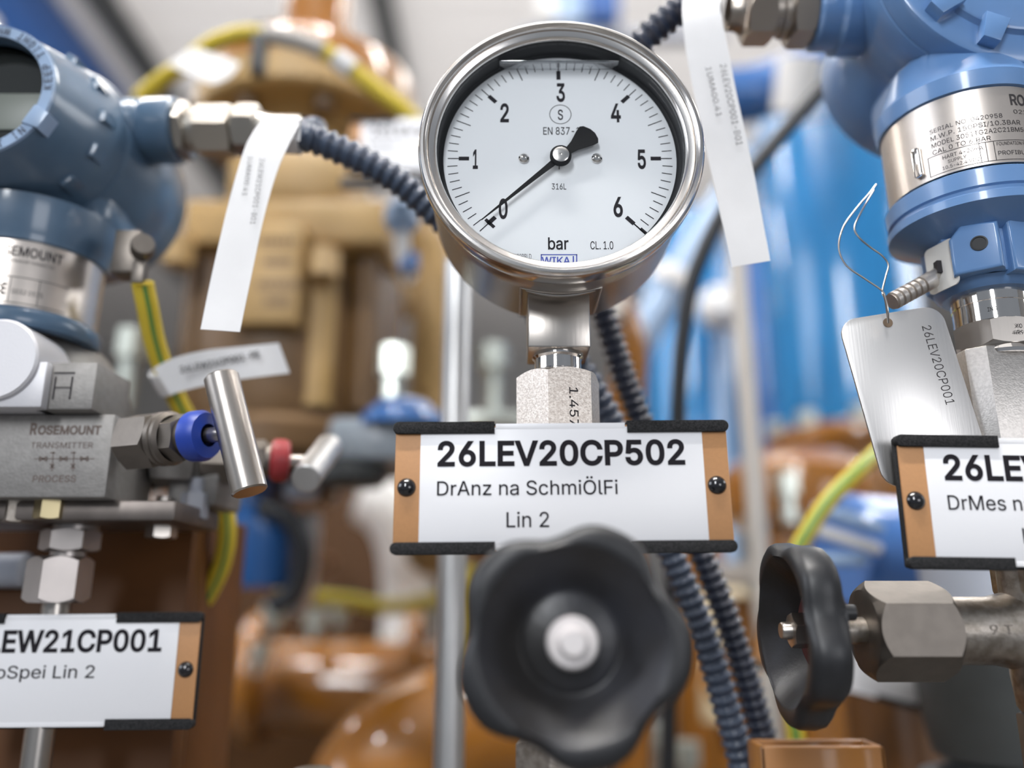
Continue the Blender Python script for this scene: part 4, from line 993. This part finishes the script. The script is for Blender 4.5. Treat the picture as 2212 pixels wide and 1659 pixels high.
c = bg(1345, 1100, 880); MB().tube([c, (c.x, c.y, FL)], 21, 16).build('riser', brown, op)
MB().lathe([(0, 16), (16, 12), (18, 0), (0, -8)], bg(1318, 668, 860), (0, -1, .3), 24).build('end_cap', beige, op)
# upper right blurred fittings
uf = thing('pipe_bridge', 'pale blue pipe bridge high behind the right-hand label', 'pipe', bg(1700, 200, 1000))
MB().tube([bg(1560, 210, 1000), bg(1640, 200, 1000), bg(1760, 150, 1000), bg(1830, 90, 1000)], 34, 24).build('pipe', bgblue2, uf)
MB().lathe([(0, 0), (24, 0), (26, 60), (0, 66)], bg(1712, 245, 950), (.1, -.5, 1), 24).build('cover', white, uf)
c = bg(1830, 90, 1000); MB().tube([c, (c.x, c.y, CEI-2)], 30, 20).build('hanger', bgblue2, uf)
# ochre pump and blue motor lower right
om = thing('ochre_pump', 'ochre pump casing with bright nuts between the two hand wheels', 'pump', bg(1700, 1500, 900))
MB().lathe([(0, 0), (60, 0), (84, 14), (90, 40), (84, 66), (60, 84), (0, 88)], bg(1730, 1150, 900), Z, 48).build('casing', brown, om)
MB().lathe([(50, 0), (100, 0), (104, 5), (104, 22), (50, 24)], bg(1720, 1265, 900), Z, 48).build('flange', beige, om)
c = bg(1700, 1290, 900); MB().tube([c, (c.x, c.y, FL)], 66, 36).build('pedestal', brown, om)
MB().tube([bg(1575, 1500, 900), bg(1610, 1470, 890), bg(1660, 1420, 890)], 40, 32).build('branch', brown, om)
for i, (px, py) in enumerate(((1700, 1045), (1820, 1100), (1640, 1255), (1428, 1590), (1484, 1628), (1700, 1595))):
    c = bg(px, py, 840); MB().hexa(c-Z*12, Z, 25, 24, rot=R(20*i)).tube([c-Z*40, c-Z*8], 9, 10).build('stud_nut', zinc, om)
mo = thing('blue_motor', 'light blue motor with pale bars for its highlights below the steel tag', 'motor', bg(1880, 1300, 760))
MB().lathe([(0, 0), (40, 0), (45, 7), (45, 88), (36, 99), (0, 102)], bg(1815, 1190, 640), (.97, .2, -.05), 40).build('shell', mat('motor_blue', (.06, .17, .46), .3, coat=.6), mo)
for k, (px, py) in enumerate(((1835, 1120), (1830, 1165), (1800, 1210))):  # pale bars stand in for the white highlights on the motor
    c = bg(px, py, 592); MB().box(c+V((-26, 0, -4)), c+V((27, 7, 5)), 3, rot=M.Rotation(R(18 if k < 2 else 0), 3, 'Y')).build('highlight_bar', bglight if k != 1 else white, mo)
c = bg(1880, 1250, 665); MB().tube([c, (c.x, c.y, FL)], 30, 24).build('foot', brownd, mo)
bt = thing('beige_tank', 'beige and yellow topped tank glimpsed between the dark conduit and the side-on wheel', 'tank', bg(1575, 1400, 1180))
c = bg(1580, 1300, 1180)
MB().lathe([(0, 26), (30, 24), (48, 12), (52, 0), (52, c.z*0-160), (0, -170)], c, Z, 40).build('shell', mat('cream_paint', (.62, .52, .34), .35, coat=.6), bt)
MB().tube([c-Z*160, (c.x, c.y, FL)], 30, 20).build('pedestal', brown, bt)
gm = thing('grey_pump', 'dark grey pump casting behind the right-hand valve', 'pump', (P(2140, 1500, 470).x, 470, FL))
c = P(2196, 1420, 480)
lz([(34, 0), (40, 4), (44, 24), (46, 60), (40, 64)], c.x, c.y+20, c.z-58).build('casting', greyd, gm)
lz([(38, 0), (48, 0), (49, 3), (49, 14), (38, 16)], c.x, c.y+20, c.z-80).build('flange', greyp, gm)
lz([(30, 0), (34, FL*0+4), (34, 120)], c.x, c.y+24, c.z, 40).build('upper_body', greyl, gm)
lz([(44, FL), (44, c.z-78)], c.x, c.y+20, 0, 40).build('column', greyd, gm)
ec2 = PW([(1905, 968, 505), (1885, 986, 495), (1850, 1020, 480), (1795, 1075, 470), (1750, 1140, 465), (1715, 1210, 462), (1695, 1330, 450), (1708, 1500, 432), (1722, 1620, 426), (1727, 1800, 424)])
mb = MB(); mb.tube(ec2, 4.8, 16, stripe=(1, 2, 9))
solo(mb, 'earth_cable', [yel, grn], 'yellow and green earth cable running behind the right-hand wheel', 'cable')
mb = MB().tube(PW([(1905, 968, 560), (1880, 995, 560), (1800, 1080, 560), (1740, 1160, 560), (1720, 1500, 560), (1720, 1800, 560)]), 3.5, 12)
solo(mb, 'thin_wire', beige, 'thin beige wire beside the right-hand earth cable', 'wire')
# tilted small sign behind the right valve
rs = M.Rotation(R(15), 3, 'Y')
c = P(2008, 1545, 545)
tag_plate(c.x-112.3, c.z, 545, 'white and ochre tag plate tilted behind the big nut of the right valve', '26LEV20', 'Lin 2', None, rot=rs, piv=(c.x, 545, c.z), x1=(14.5, 60), x2=(14.5, 20), grp='ochre tag plates')
# brown box section at the bottom
a_ = PD(1640, 1612, 328); b_ = PD(1912, 1612, 328)
mb = MB().box((a_.x, a_.y, -900), (b_.x, a_.y+3, a_.z), 1.2).box((a_.x, a_.y+16, -900), (b_.x, a_.y+19, a_.z), 1.2).box((a_.x, a_.y, -900), (a_.x+3, a_.y+19, a_.z), 1.2).box((b_.x-3, a_.y, -900), (b_.x, a_.y+19, a_.z), 1.2).box((a_.x-30, a_.y-30, FL), (b_.x+10, a_.y+19, -880), 3)
solo(mb, 'box_section', mat('bracket_brown', (.33, .14, .03), .4, coat=.3, var=.1, vscale=20), 'open ochre box section at the bottom below the side-on hand wheel', 'bracket')
# round cap peeping over the bottom edge
c = PD(675, 1664, 330)
mb = MB().lathe([(8.2, -20), (8.2, 0), (7.6, .6), (0, .6)], c, Z, 28).tube([c-Z*18, (c.x, c.y, FL)], 5, 12)
solo(mb, 'capped_stub', steel_dust, 'round steel stub just showing at the bottom edge before the ochre elbow', 'fitting')
for o in list(bpy.data.objects):
    if '_base' in o: del o['_base']
